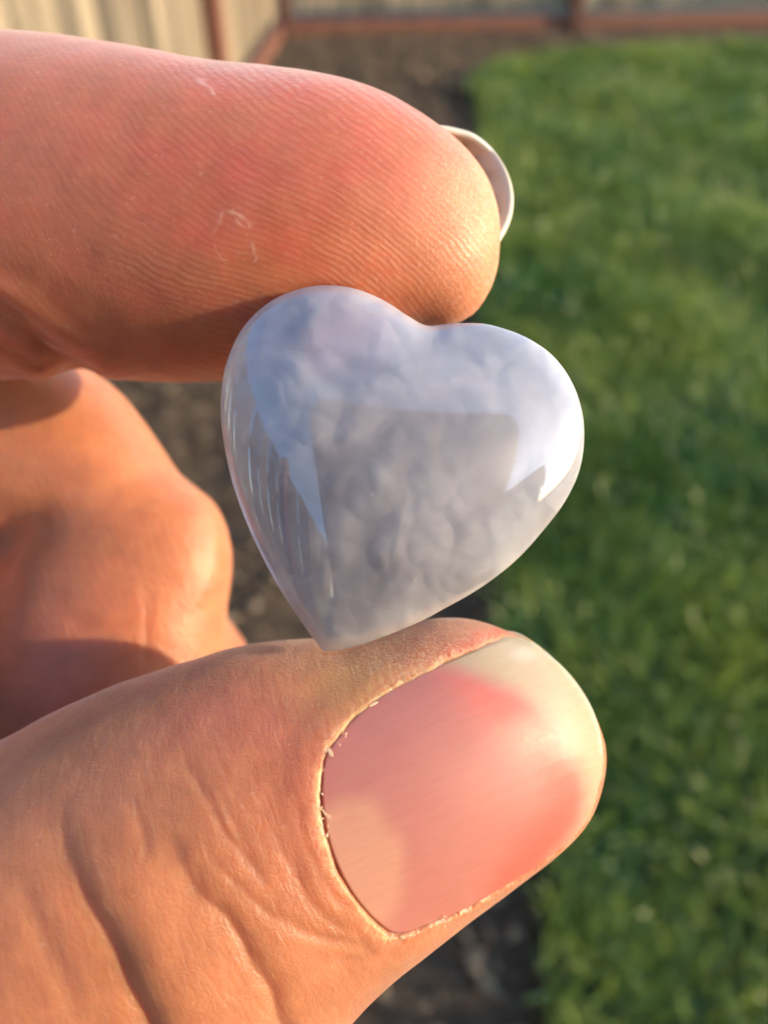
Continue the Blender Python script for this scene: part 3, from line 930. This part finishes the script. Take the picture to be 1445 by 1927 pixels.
# ---- skin material
def skin_material():
    m = NT("skin"); v = m.obj((1000, 1000, 1000))
    ca = m.attr("tint").outputs["Color"]
    ph = m.attr("ridge_phase").outputs["Fac"]; am = m.attr("ridge_amount").outputs["Fac"]
    dr = m.attr("dryness").outputs["Fac"]; pe = m.attr("peel").outputs["Fac"]; cu = m.attr("nail_gap").outputs["Fac"]
    fine = m.noise(v, 3.2, 4, 0.65)
    w = m.math('ADD', m.math('MULTIPLY', ph, 6.28318), m.math('MULTIPLY', fine, 3.0))
    rid = m.math('MULTIPLY_ADD', m.math('SINE', w), 0.5, 0.5)
    rid = m.math('POWER', rid, 0.7)
    brk = m.ramp(m.noise(v, 2.4, 1), [(0.30, (0.2,) * 3), (0.62, (1,) * 3)])
    ridm = m.math('MULTIPLY', m.math('MULTIPLY', rid, am), brk)
    # cells between the fine skin lines
    vo = m.n("ShaderNodeTexVoronoi", feature='DISTANCE_TO_EDGE'); 
    vw = m.n("ShaderNodeVectorMath", operation='ADD'); m.l(v, vw.inputs[0])
    nz = m.n("ShaderNodeTexNoise"); m.l(v, nz.inputs["Vector"]); nz.inputs["Scale"].default_value = 1.3; nz.inputs["Detail"].default_value = 0
    m.l(nz.outputs["Color"], vw.inputs[1]); m.l(vw.outputs[0], vo.inputs["Vector"]); vo.inputs["Scale"].default_value = 2.3
    cell = m.math('MINIMUM', m.math('MULTIPLY', vo.outputs["Distance"], 6.0), 1.0)
    notI = m.math('SUBTRACT', 1.0, m.math('MINIMUM', m.math('MULTIPLY', am, 3.0), 1.0))
    flake = m.ramp(m.noise(v, 5.5, 3, 0.7), [(0.50, (0,) * 3), (0.60, (1,) * 3)])
    flk = m.math('MULTIPLY', flake, dr)
    h = m.math('MULTIPLY', ridm, 0.6)
    h = m.math('ADD', h, m.math('MULTIPLY', m.math('MULTIPLY', cell, notI), 0.26))
    # fine crossing lines of the back of the thumb, running across the digit
    cb = m.n("ShaderNodeCombineXYZ")
    for k_, ax in enumerate((CMn[:, 0] * 2.6 + CMn[:, 1] * 1.1, CMn[:, 1] * 0.55 - CMn[:, 0] * 0.25, CMn[:, 2] * 0.6)):
        dp = m.n("ShaderNodeVectorMath", operation='DOT_PRODUCT'); m.l(v, dp.inputs[0]); dp.inputs[1].default_value = tuple(ax); m.l(dp.outputs["Value"], cb.inputs[k_])
    ln = m.n("ShaderNodeTexNoise"); m.l(cb.outputs[0], ln.inputs["Vector"]); ln.inputs["Scale"].default_value = 1.0; ln.inputs["Detail"].default_value = 3; ln.inputs["Distortion"].default_value = 0.6
    h = m.math('ADD', h, m.math('MULTIPLY', m.math('MULTIPLY', ln.outputs["Fac"], notI), 1.3))
    h = m.math('ADD', h, m.math('MULTIPLY', fine, 0.55))
    h = m.math('ADD', h, m.math('MULTIPLY', flk, 1.0))
    h = m.math('ADD', h, m.math('MULTIPLY', pe, 0.7))
    nrm = m.bump(h, 1.0, 0.000045)
    col = m.mix(m.math('MULTIPLY', ridm, 0.16), ca, (0.66, 0.42, 0.31))
    col = m.mix(m.math('MULTIPLY', flk, 0.5), col, (0.72, 0.58, 0.40))
    col = m.mix(m.math('MULTIPLY', pe, 0.4), col, (0.74, 0.60, 0.50))
    col = m.mix(m.math('MULTIPLY', cu, 0.22), col, (0.35, 0.14, 0.07))
    # sparse pale flecks of dry skin
    fl = m.ramp(m.noise(v, 2.7, 1, 0.5), [(0.70, (0,) * 3), (0.76, (1,) * 3)])
    col = m.mix(m.math('MULTIPLY', fl, 0.16), col, (0.68, 0.52, 0.42))
    mot = m.noise(v, 0.55, 2)
    col = m.mix(1.0, col, m.ramp(mot, [(0.25, (0.86, 0.80, 0.80)), (0.75, (1.0, 1.0, 1.0))]), 'MULTIPLY')
    m.l(col, m.p.inputs["Base Color"])
    m.p.inputs["Subsurface Weight"].default_value = 1.0
    m.p.inputs["Subsurface Radius"].default_value = (1.0, 0.36, 0.16)
    m.p.inputs["Subsurface Scale"].default_value = 0.0030
    m.p.inputs["Roughness"].default_value = 0.44
    m.p.inputs["Specular IOR Level"].default_value = 0.42
    m.p.inputs["Sheen Weight"].default_value = 0.22
    m.p.inputs["Sheen Roughness"].default_value = 0.4
    m.l(nrm, m.p.inputs["Normal"])
    return m.m
M_skin = skin_material()

hand_origin = to_world(np.array([-56.0, -16.0, -66.0]))
hand_me = mesh_data("hand", to_world(HVd) - hand_origin, HQf, M_skin, True,
                    {"tint": col, "ridge_phase": phase, "ridge_amount": ramp_, "dryness": np.clip(dry, 0, 1), "peel": np.clip(peel, 0, 1), "nail_gap": np.clip(cut, 0, 1)})
hand = link("hand", hand_me, None, hand_origin)
tag(hand, "bare left hand pinching the pale heart stone between thumb and index finger", "hand")
print("HAND verts", len(HVd), "quads", len(HQf), "inflate err", D_index.err, D_thumb.err, D_mu.err, D_ml.err, heart_inf.err)

# ---- thumb nail
def thumb_nail():
    outer = resample(np.array(TNAIL, float), 260)
    # push the root and the sides under the skin folds
    cpx = np.array([880.0, 1480.0])
    grow = np.interp(outer[:, 0], [600, 760, 980, 1040], [1.0, 1.0, 0.5, 0.0])
    dirv = outer - cpx; dl = np.linalg.norm(dirv, axis=1, keepdims=True)
    outer = outer + dirv / dl * (14 * grow)[:, None]
    rings = np.concatenate([np.linspace(0.0, 0.9, 60), 1 - 0.1 * (1 - np.linspace(0, 1, 22)[1:]) ** 1.5])
    R = cpx + rings[:, None, None] * (outer - cpx)[None]
    nr, na = R.shape[:2]
    px = R.reshape(-1, 2)
    d = np.full(len(px), 44.0)
    for _ in range(6):                       # find the skin surface along each sight line
        P = at(px[:, 0], px[:, 1], d)
        d = -D_thumb.front(P[:, 0], P[:, 1])
    P = at(px[:, 0], px[:, 1], d)
    # flatten the plate a little across, then sink it to skin level minus fold depth
    t = np.repeat(rings, na)
    edge = smoothstep(1000, 1120, px[:, 0] + 0.12 * (1450 - px[:, 1]))
    z = P[:, 2]
    z = z - 0.14 + 0.12 * edge
    under = smoothstep(0.93, 1.0, t) * np.tile(np.interp(outer[:, 0], [600, 760, 940, 1000], [1, 1, 0.7, 0]), nr)
    z = z - 0.75 * under
    # lengthwise ridges
    al = np.array([0.91, -0.41]); ac = px @ np.array([-al[1], al[0]])
    z = z + 0.0035 * np.sin(ac / 7.0 + np.sin(ac / 31.0) * 2) + 0.02 * vnoise(P, 0.2, 81)
    P[:, 2] = z
    T = P.copy()
    Bk = P.copy(); Bk[:, 2] -= 0.42
    nT = len(T)
    I = np.arange(nr * na).reshape(nr, na)
    f1 = np.stack([I[:-1], I[1:], np.roll(I, -1, 1)[1:], np.roll(I, -1, 1)[:-1]], -1)[1:].reshape(-1, 4)
    F = [tuple(q) for q in f1]
    F += [(int(I[0, 0]), int(I[1, j]), int(I[1, (j + 1) % na])) for j in range(na)]
    F += [tuple(int(i) + nT for i in q[::-1]) for q in F]
    rim = I[-1]
    F += [(int(rim[j]), int(rim[j]) + nT, int(rim[(j + 1) % na]) + nT, int(rim[(j + 1) % na])) for j in range(na)]
    V = np.concatenate([T, Bk])
    # nail bed colours and a painted sky tint
    q = np.concatenate([px, px])
    c = np.tile(np.array([0.43, 0.175, 0.145]), (len(q), 1))
    wob = vnoise(q / 60.0, 0.7, 82); wob2 = vnoise(q / 14.0, 0.5, 83)
    def pa(cc, w):
        nonlocal c
        w = np.clip(w, 0, 1)[:, None]; c = c * (1 - w) + np.array(cc) * w
    pa((0.38, 0.16, 0.15), 0.8 * smoothstep(980, 700, q[:, 0] + (q[:, 1] - 1450) * 0.4))  # upper left tinted mauve, standing in for the sky's reflection
    # line where the free edge starts
    fe = resample(np.array([(800, 1220), (870, 1262), (930, 1290), (990, 1318), (1035, 1352), (1065, 1400), (1088, 1455), (1096, 1505), (1086, 1545), (1055, 1590), (1020, 1640), (1010, 1700),
                            (1400, 1700), (1400, 1000), (780, 1000)], float), 260)
    sdf = poly_sd(q, fe) + 4 * wob + 9
    band = np.exp(-((sdf - 38) / 44) ** 2) * smoothstep(-5, 30, sdf)
    pa((0.58, 0.105, 0.075), 0.62 * band * smoothstep(780, 980, q[:, 0]))
    free = smoothstep(26, -22, sdf + 1.5 * wob2)
    pa((0.37, 0.305, 0.205), free * 0.95)
    pa((0.40, 0.32, 0.21), 0.5 * free * smoothstep(0.5, 1.2, wob + 0.5 * wob2))
    pa((0.48, 0.44, 0.36), 0.6 * np.exp(-((q[:, 0] - 985) / 30) ** 2 - ((q[:, 1] - 1232) / 14) ** 2))
    pa((0.50, 0.44, 0.34), 0.7 * smoothstep(0.965, 0.995, np.concatenate([t, t])) * smoothstep(950, 1020, q[:, 0]) * (q[:, 1] < 1420))
    lun = smoothstep(125, 78, np.hypot((q[:, 0] - 660), (q[:, 1] - 1640) * 0.75) + 4 * wob)
    pa((0.52, 0.30, 0.20), 0.6 * lun)
    for (sx, sy, rr) in ((990, 1392, 5), (938, 1372, 6), (1035, 1382, 4)):
        pa((0.36, 0.20, 0.12), 0.7 * np.exp(-((q[:, 0] - sx) / rr) ** 2 - ((q[:, 1] - sy) / rr) ** 2))
    m = NT("nail_plate"); v = m.obj((1000, 1000, 1000))
    ca = m.attr("tint").outputs["Color"]
    cx_ = m.n("ShaderNodeCombineXYZ"); m.l(m.attr("across").outputs["Fac"], cx_.inputs[0]); m.l(m.math('MULTIPLY', m.attr("along").outputs["Fac"], 0.12), cx_.inputs[1])
    lines = m.noise(cx_.outputs[0], 2.2, 3, 0.6)
    m.l(m.mix(1.0, ca, m.ramp(lines, [(0.3, (0.92, 0.90, 0.90)), (0.7, (1, 1, 1))]), 'MULTIPLY'), m.p.inputs["Base Color"])
    scr = m.ramp(m.noise(v, 6, 3, 0.65), [(0.45, (0.42,) * 3), (0.75, (0.55,) * 3)])
    m.l(scr, m.p.inputs["Roughness"])
    m.p.inputs["Subsurface Weight"].default_value = 0.85
    m.p.inputs["Subsurface Radius"].default_value = (1.0, 0.4, 0.25)
    m.p.inputs["Subsurface Scale"].default_value = 0.0009
    m.p.inputs["Specular IOR Level"].default_value = 0.33
    hh = m.math('ADD', m.math('MULTIPLY', lines, 0.6), m.math('MULTIPLY', m.noise(v, 7, 4), 0.25))
    m.l(m.bump(hh, 0.7, 0.000016), m.p.inputs["Normal"])
    o = link("thumbnail", mesh_data("thumbnail", to_world(V) - hand_origin, F, m.m, True, {"tint": c, "across": np.concatenate([ac, ac]) / 22.0, "along": (q @ al) / 22.0}), hand)
    o["label"] = "pink thumb nail with cream free edge"
    return o
thumb_nail()

# ---- dry flakes lifting off the cuticle and the side folds
def cuticle_flakes():
    r = np.random.default_rng(5)
    V, F = [], []
    path = resample(np.array([(900, 1222), (830, 1250), (760, 1284), (705, 1318), (660, 1356), (628, 1394), (610, 1425), (602, 1480), (606, 1540), (620, 1604), (645, 1664), (690, 1725), (746, 1768), (800, 1750), (870, 1722), (920, 1694)], float), 400, closed=False)
    dens = np.interp(np.linspace(0, 1, 400), [0, 0.15, 0.3, 0.45, 0.52, 0.6, 0.75, 0.8, 1], [0.2, 0.6, 1.0, 0.5, 1.0, 0.4, 0.15, 0.7, 0.5])
    for _ in range(55):
        j = int(np.clip(r.choice([50, 95, 130, 150, 205, 215, 225, 300, 320, 350, 375]) + r.normal(0, 11), 0, 399))
        if r.random() > dens[j]: continue
        tg = path[min(j + 2, 399)] - path[max(j - 2, 0)]; tg = tg / np.linalg.norm(tg); no = np.array([tg[1], -tg[0]])
        c = path[j] + no * r.normal(4.5, 4.0) + tg * r.normal(0, 2)
        big = 1.0 + 1.4 * (r.random() < 0.12)
        ln, wd = r.uniform(2.0, 6.0) * big, r.uniform(0.8, 2.2) * big
        a = math.atan2(tg[1], tg[0]) + r.normal(0, 0.9)
        ca, sa = math.cos(a), math.sin(a)
        k = 7
        t = np.linspace(0, 2 * math.pi, k, endpoint=False) + r.normal(0, 0.2, k)
        rr = r.uniform(0.55, 1.15, k)
        lx, ly = np.cos(t) * ln * rr, np.sin(t) * wd * rr
        p = np.stack([c[0] + lx * ca - ly * sa, c[1] + lx * sa + ly * ca], 1)
        d = np.full(k, 44.0)
        for _i in range(5):
            P = at(p[:, 0], p[:, 1], d); d = -D_thumb.front(P[:, 0], P[:, 1])
        P = at(p[:, 0], p[:, 1], d); P[:, 2] += 0.01 + 0.006 * (lx + ln) + r.uniform(0, 0.03)
        Q = P.copy(); Q[:, 2] -= 0.05
        n0 = sum(len(x) for x in V)
        V += [P, Q]
        F.append(tuple(range(n0, n0 + k))[::-1]); F.append(tuple(range(n0 + k, n0 + 2 * k)))
        F += [(n0 + i, n0 + (i + 1) % k, n0 + k + (i + 1) % k, n0 + k + i) for i in range(k)]
    m = NT("dry_cuticle"); v = m.obj((1000, 1000, 1000))
    m.l(m.ramp(m.noise(v, 3, 3), [(0.3, (0.46, 0.32, 0.19)), (0.7, (0.62, 0.52, 0.38))]), m.p.inputs["Base Color"])
    m.p.inputs["Roughness"].default_value = 0.6
    m.p.inputs["Subsurface Weight"].default_value = 0.6; m.p.inputs["Subsurface Radius"].default_value = (1, 0.7, 0.5); m.p.inputs["Subsurface Scale"].default_value = 0.0003
    o = link("dry_cuticle", mesh_data("dry_cuticle", to_world(np.concatenate(V)) - hand_origin, F, m.m, False), hand)
    o["kind"] = "stuff"; o["label"] = "pale dry flakes along the thumb nail fold"
cuticle_flakes()

# ---- index nail, its underside showing past the fingertip
def index_nail():
    outer = resample(np.array([(700, 168), (760, 196), (815, 231), (850, 239), (890, 251), (925, 279), (950, 315), (963, 350), (966, 386), (959, 420), (944, 450), (925, 478)], float), 90, closed=False)
    dep = np.interp(np.linspace(0, 1, 90), [0, 0.25, 0.55, 0.85, 1], [50.5, 51.0, 52.0, 51.2, 50.8])
    O = at(outer[:, 0], outer[:, 1], dep)
    # the plate runs back (left, up, away) along the finger
    back = np.array([-9.0, 1.2, -4.5])
    rows = np.linspace(0, 1, 26)
    cen = O.mean(0)
    G = []
    for t in rows:
        Q = O + back * t
        Q = Q + (cen + back * t - Q) * 0.10 * t
        Q[:, 2] -= 2.2 * math.sin(t * math.pi / 2) * 0.6
        G.append(Q)
    G = np.array(G)
    nr, na = G.shape[:2]
    top = G.reshape(-1, 3)
    # thickness along the outward (right, up) direction
    tan = np.gradient(O, axis=0); tan /= np.linalg.norm(tan, axis=1, keepdims=True)
    bn = back / np.linalg.norm(back)
    nor = np.cross(tan, bn); nor /= np.linalg.norm(nor, axis=1, keepdims=True)
    nor = nor * np.sign((nor @ np.array([0.6, 0.5, -0.3])))[:, None]
    inner = (G - nor[None] * 0.38).reshape(-1, 3)
    I = np.arange(nr * na).reshape(nr, na); n0 = nr * na
    q = np.stack([I[:-1, :-1], I[1:, :-1], I[1:, 1:], I[:-1, 1:]], -1).reshape(-1, 4)
    F = [tuple(x) for x in q] + [tuple(x[::-1] + n0) for x in q]
    for j in range(na - 1):
        F.append((I[0, j], I[0, j + 1], I[0, j + 1] + n0, I[0, j] + n0)); F.append((I[-1, j], I[-1, j] + n0, I[-1, j + 1] + n0, I[-1, j + 1]))
    for i in range(nr - 1):
        F.append((I[i, 0], I[i, 0] + n0, I[i + 1, 0] + n0, I[i + 1, 0])); F.append((I[i, -1], I[i + 1, -1], I[i + 1, -1] + n0, I[i, -1] + n0))
    F = [tuple(int(k) for k in f) for f in F]
    V = np.concatenate([top, inner])
    t = np.concatenate([np.repeat(rows, na), np.repeat(rows, na)])
    streak = vnoise(np.stack([np.tile(np.arange(na) / 5.0, nr * 2), t * 2], 1), 0.5, 91)
    w = np.clip(smoothstep(0.02, 0.16, t) * (0.55 + 0.5 * streak), 0, 1)[:, None]
    c = np.array([0.55, 0.52, 0.43]) * (1 - w) + np.array([0.19, 0.145, 0.075]) * w
    m = NT("nail_underside"); v = m.obj((1000, 1000, 1000))
    m.l(m.attr("tint").outputs["Color"], m.p.inputs["Base Color"])
    m.p.inputs["Roughness"].default_value = 0.36
    m.p.inputs["Subsurface Weight"].default_value = 0.7
    m.p.inputs["Subsurface Radius"].default_value = (1, 0.8, 0.6); m.p.inputs["Subsurface Scale"].default_value = 0.0005
    m.l(m.bump(m.noise(v, 5, 4), 0.5, 0.00003), m.p.inputs["Normal"])
    o = link("fingernail", mesh_data("fingernail", to_world(V) - hand_origin, F, m.m, True, {"tint": c}), hand)
    o["label"] = "index finger nail seen from below its free edge"
index_nail()

# ------------------------------------------------------------------ heart stone
DOME = 3.0
def heart_stone():
    cen = np.array(at(748, 850, HEART_D)[:2])
    na = len(heart_poly)
    tt = np.linspace(0, 1, 110)
    rings = 1 - (1 - tt) ** 1.9
    inner_poly = cen + (heart_poly - cen) * 0.996
    R = cen + rings[:, None, None] * (inner_poly - cen)[None]
    q = R.reshape(-1, 2)
    u = np.maximum(heart_inf(q), 0); um = u.max()
    z = -HEART_D + 0.12 + DOME * (u / um) ** 0.66
    nr = len(rings)
    V = [np.concatenate([q, z[:, None]], 1)]
    def ring(scale, zz):
        p = cen + (heart_poly - cen) * scale
        return np.concatenate([p, np.full((na, 1), zz)], 1)
    V += [ring(1.0, -HEART_D + 0.0), ring(1.0, -HEART_D - 0.35), ring(0.985, -HEART_D - 0.55)]
    n_ex = 8
    for s in np.linspace(0.9, 0.0, n_ex): V.append(ring(s * 0.985, -HEART_D - 0.55))
    V = np.concatenate(V)
    tot = nr + 3 + n_ex
    I = np.arange(tot * na).reshape(tot, na)
    J = np.roll(I, -1, 1)
    F = np.stack([I[:-1], J[:-1], J[1:], I[1:]], -1).reshape(-1, 4)
    area = np.sum(heart_poly[:, 0] * np.roll(heart_poly[:, 1], -1) - heart_poly[:, 1] * np.roll(heart_poly[:, 0], -1))
    if area > 0: F = F[:, ::-1]
    origin = to_world(np.array([cen[0], cen[1], -HEART_D]))
    m = NT("blue_chalcedony"); v0 = m.obj((1000, 1000, 1000))
    # stone axes: x, y across the flat back, z (thickness) squeezed so that the growth reads as rounded grapes
    comb = m.n("ShaderNodeCombineXYZ")
    for k_ in range(3):
        dp = m.n("ShaderNodeVectorMath", operation='DOT_PRODUCT'); m.l(v0, dp.inputs[0]); dp.inputs[1].default_value = tuple(CMn[:, k_] * (1, 1, 0.25)[k_])
        m.l(dp.outputs["Value"], comb.inputs[k_])
    v = comb.outputs[0]
    # cloudy, grape-like growth inside the stone shapes the body scatter; the polish on top stays smooth
    warp = m.n("ShaderNodeTexNoise"); m.l(v, warp.inputs["Vector"]); warp.inputs["Scale"].default_value = 0.35; warp.inputs["Detail"].default_value = 1
    wv = m.n("ShaderNodeVectorMath", operation='MULTIPLY_ADD'); m.l(warp.outputs["Color"], wv.inputs[0]); wv.inputs[1].default_value = (2.6, 2.6, 2.6); m.l(v, wv.inputs[2])
    vo = m.n("ShaderNodeTexVoronoi", feature='SMOOTH_F1'); m.l(wv.outputs[0], vo.inputs["Vector"]); vo.inputs["Scale"].default_value = 0.58
    vo.inputs["Smoothness"].default_value = 0.3
    vo2 = m.n("ShaderNodeTexVoronoi", feature='SMOOTH_F1'); m.l(wv.outputs[0], vo2.inputs["Vector"]); vo2.inputs["Scale"].default_value = 1.15
    vo2.inputs["Smoothness"].default_value = 0.4
    cloud = m.noise(v, 0.22, 4, 0.55, 0.4)
    hgt = m.math('SUBTRACT', 1.0, m.math('ADD', m.math('MULTIPLY', vo.outputs["Distance"], 0.8), m.math('MULTIPLY', vo2.outputs["Distance"], 0.06)))
    pm = m.ramp(m.noise(v, 0.16, 2, 0.5, 0.5), [(0.38, (0.12,) * 3), (0.60, (1,) * 3)])
    nb = m.bump(m.math('MULTIPLY', hgt, pm), 0.48, 0.0009)
    dens = m.math('ADD', m.math('MULTIPLY', cloud, 0.9), m.math('MULTIPLY', hgt, 0.14))
    col = m.ramp(dens, [(0.30, (0.43, 0.44, 0.52)), (0.60, (0.53, 0.54, 0.61)), (0.90, (0.66, 0.67, 0.72))])
    # round lavender tint in the upper left lobe
    sepx = m.n("ShaderNodeSeparateXYZ"); m.l(v, sepx.inputs[0])
    ddx = m.math('ADD', sepx.outputs[0], 2.62); ddy = m.math('SUBTRACT', sepx.outputs[1], 5.55)
    rad = m.math('SQRT', m.math('ADD', m.math('MULTIPLY', ddx, ddx), m.math('MULTIPLY', ddy, ddy)))
    patch = m.math('MULTIPLY', m.math('SUBTRACT', 2.42, rad), 6.0, clamp=True)
    patch = m.math('MINIMUM', m.math('MAXIMUM', patch, 0.0), 1.0)
    col = m.mix(m.math('MULTIPLY', patch, 0.5), col, (0.46, 0.45, 0.56))
    vs = m.n("ShaderNodeTexVoronoi"); m.l(v, vs.inputs["Vector"]); vs.inputs["Scale"].default_value = 0.42
    col = m.mix(m.math('MULTIPLY', m.math('LESS_THAN', vs.outputs["Distance"], 0.022), 0.9), col, (0.9, 0.9, 0.88))
    m.l(col, m.p.inputs["Base Color"])
    m.p.inputs["Roughness"].default_value = 0.5
    m.p.inputs["Specular IOR Level"].default_value = 0.0
    m.p.inputs["IOR"].default_value = 1.45
    m.p.inputs["Subsurface Weight"].default_value = 1.0
    m.p.inputs["Subsurface Radius"].default_value = (0.8, 0.9, 1.0)
    m.p.inputs["Subsurface Scale"].default_value = 0.0045
    m.l(nb, m.p.inputs["Normal"])
    ref = m.n("ShaderNodeBsdfRefraction"); ref.inputs["Roughness"].default_value = 0.32; ref.inputs["IOR"].default_value = 1.12
    ref.inputs["Color"].default_value = (0.80, 0.83, 0.90, 1)
    clear = m.ramp(dens, [(0.35, (0.55,) * 3), (0.85, (0.30,) * 3)])
    mx = m.n("ShaderNodeMixShader"); thru = m.n("ShaderNodeBsdfTransparent"); thru.inputs["Color"].default_value = (0.90, 0.90, 0.95, 1)
    mx0 = m.n("ShaderNodeMixShader"); mx0.inputs[0].default_value = 0.6; m.l(ref.outputs[0], mx0.inputs[1]); m.l(thru.outputs[0], mx0.inputs[2])
    m.l(clear, mx.inputs[0]); m.l(m.p.outputs[0], mx.inputs[1]); m.l(mx0.outputs[0], mx.inputs[2])
    gl = m.n("ShaderNodeBsdfGlossy"); gl.inputs["Roughness"].default_value = 0.012
    fr = m.n("ShaderNodeFresnel"); fr.inputs["IOR"].default_value = 2.0
    mx2 = m.n("ShaderNodeMixShader"); m.l(fr.outputs[0], mx2.inputs[0]); m.l(mx.outputs[0], mx2.inputs[1]); m.l(gl.outputs[0], mx2.inputs[2])
    m.l(mx2.outputs[0], m.out.inputs[0])
    me = mesh_data("heart_stone", to_world(V) - origin, F, m.m, True)
    o = link("heart_stone", me, None, origin)
    tag(o, "polished pale blue translucent heart shaped stone held between finger and thumb", "gemstone")
    return o
heart_stone()

# ------------------------------------------------------------------ phone taking the picture (mirrored in the stone)
def phone():
    V, F = [], []
    import bmesh
    bm = bmesh.new()
    x0, x1, y0, y1 = -28.0, 47.0, -118.0, 25.0
    z0, z1 = 4.5, 12.0          # behind the lens
    bmesh.ops.create_cube(bm, size=1.0)
    bmesh.ops.scale(bm, vec=(x1 - x0, y1 - y0, z1 - z0), verts=bm.verts)
    ed = [e for e in bm.edges if abs(e.verts[0].co.z - e.verts[1].co.z) > 1]
    bmesh.ops.bevel(bm, geom=ed, offset=10, segments=8, affect='EDGES', profile=0.5)
    bmesh.ops.bevel(bm, geom=[e for e in bm.edges if abs(e.verts[0].co.z - e.verts[1].co.z) < 0.1 and e.calc_face_angle(0) > 1], offset=1.2, segments=3, affect='EDGES')
    bmesh.ops.translate(bm, vec=((x0 + x1) / 2, (y0 + y1) / 2, (z0 + z1) / 2), verts=bm.verts)
    bm.verts.index_update()
    V = np.array([v.co[:] for v in bm.verts]); F = [tuple(v.index for v in f.verts) for f in bm.faces]
    bm.free()
    m = NT("dark_phone_glass"); v = m.obj((1000, 1000, 1000))
    nz = m.noise(v, 0.05, 3)
    m.l(m.mix(nz, (0.02, 0.021, 0.024), (0.035, 0.036, 0.04)), m.p.inputs["Base Color"]); m.p.inputs["Roughness"].default_value = 0.5
    org = to_world(np.array([12.0, -118.0, 8.0]))
    root = bpy.data.objects.new("phone", None); C.objects.link(root); root.location = org
    tag(root, "dark phone taking the picture, seen only mirrored in the stone", "phone")
    link("body", mesh_data("body", to_world(V) - org, F, m.m, True), root)
    for (cx, cy) in ((0.0, 0.0), (0.0, -19.0), (17.0, -9.5)):
        a = np.linspace(0, 2 * math.pi, 32, endpoint=False)
        ri, ro = 3.4, 6.5
        rr = []
        for r, z in ((ro, 4.4), (ro, 2.9), (ri, 2.9), (ri, 4.4)):
            rr.append(np.stack([cx + r * np.cos(a), cy + r * np.sin(a), np.full(32, z)], 1))
        Vr = np.concatenate(rr); I = np.arange(128).reshape(4, 32); J = np.roll(I, -1, 1)
        Fr = np.stack([I, J, np.roll(J, -1, 0), np.roll(I, -1, 0)], -1).reshape(-1, 4)
        link("lens_ring", mesh_data("lens_ring", to_world(Vr) - org, Fr, m.m, True), root)
phone()
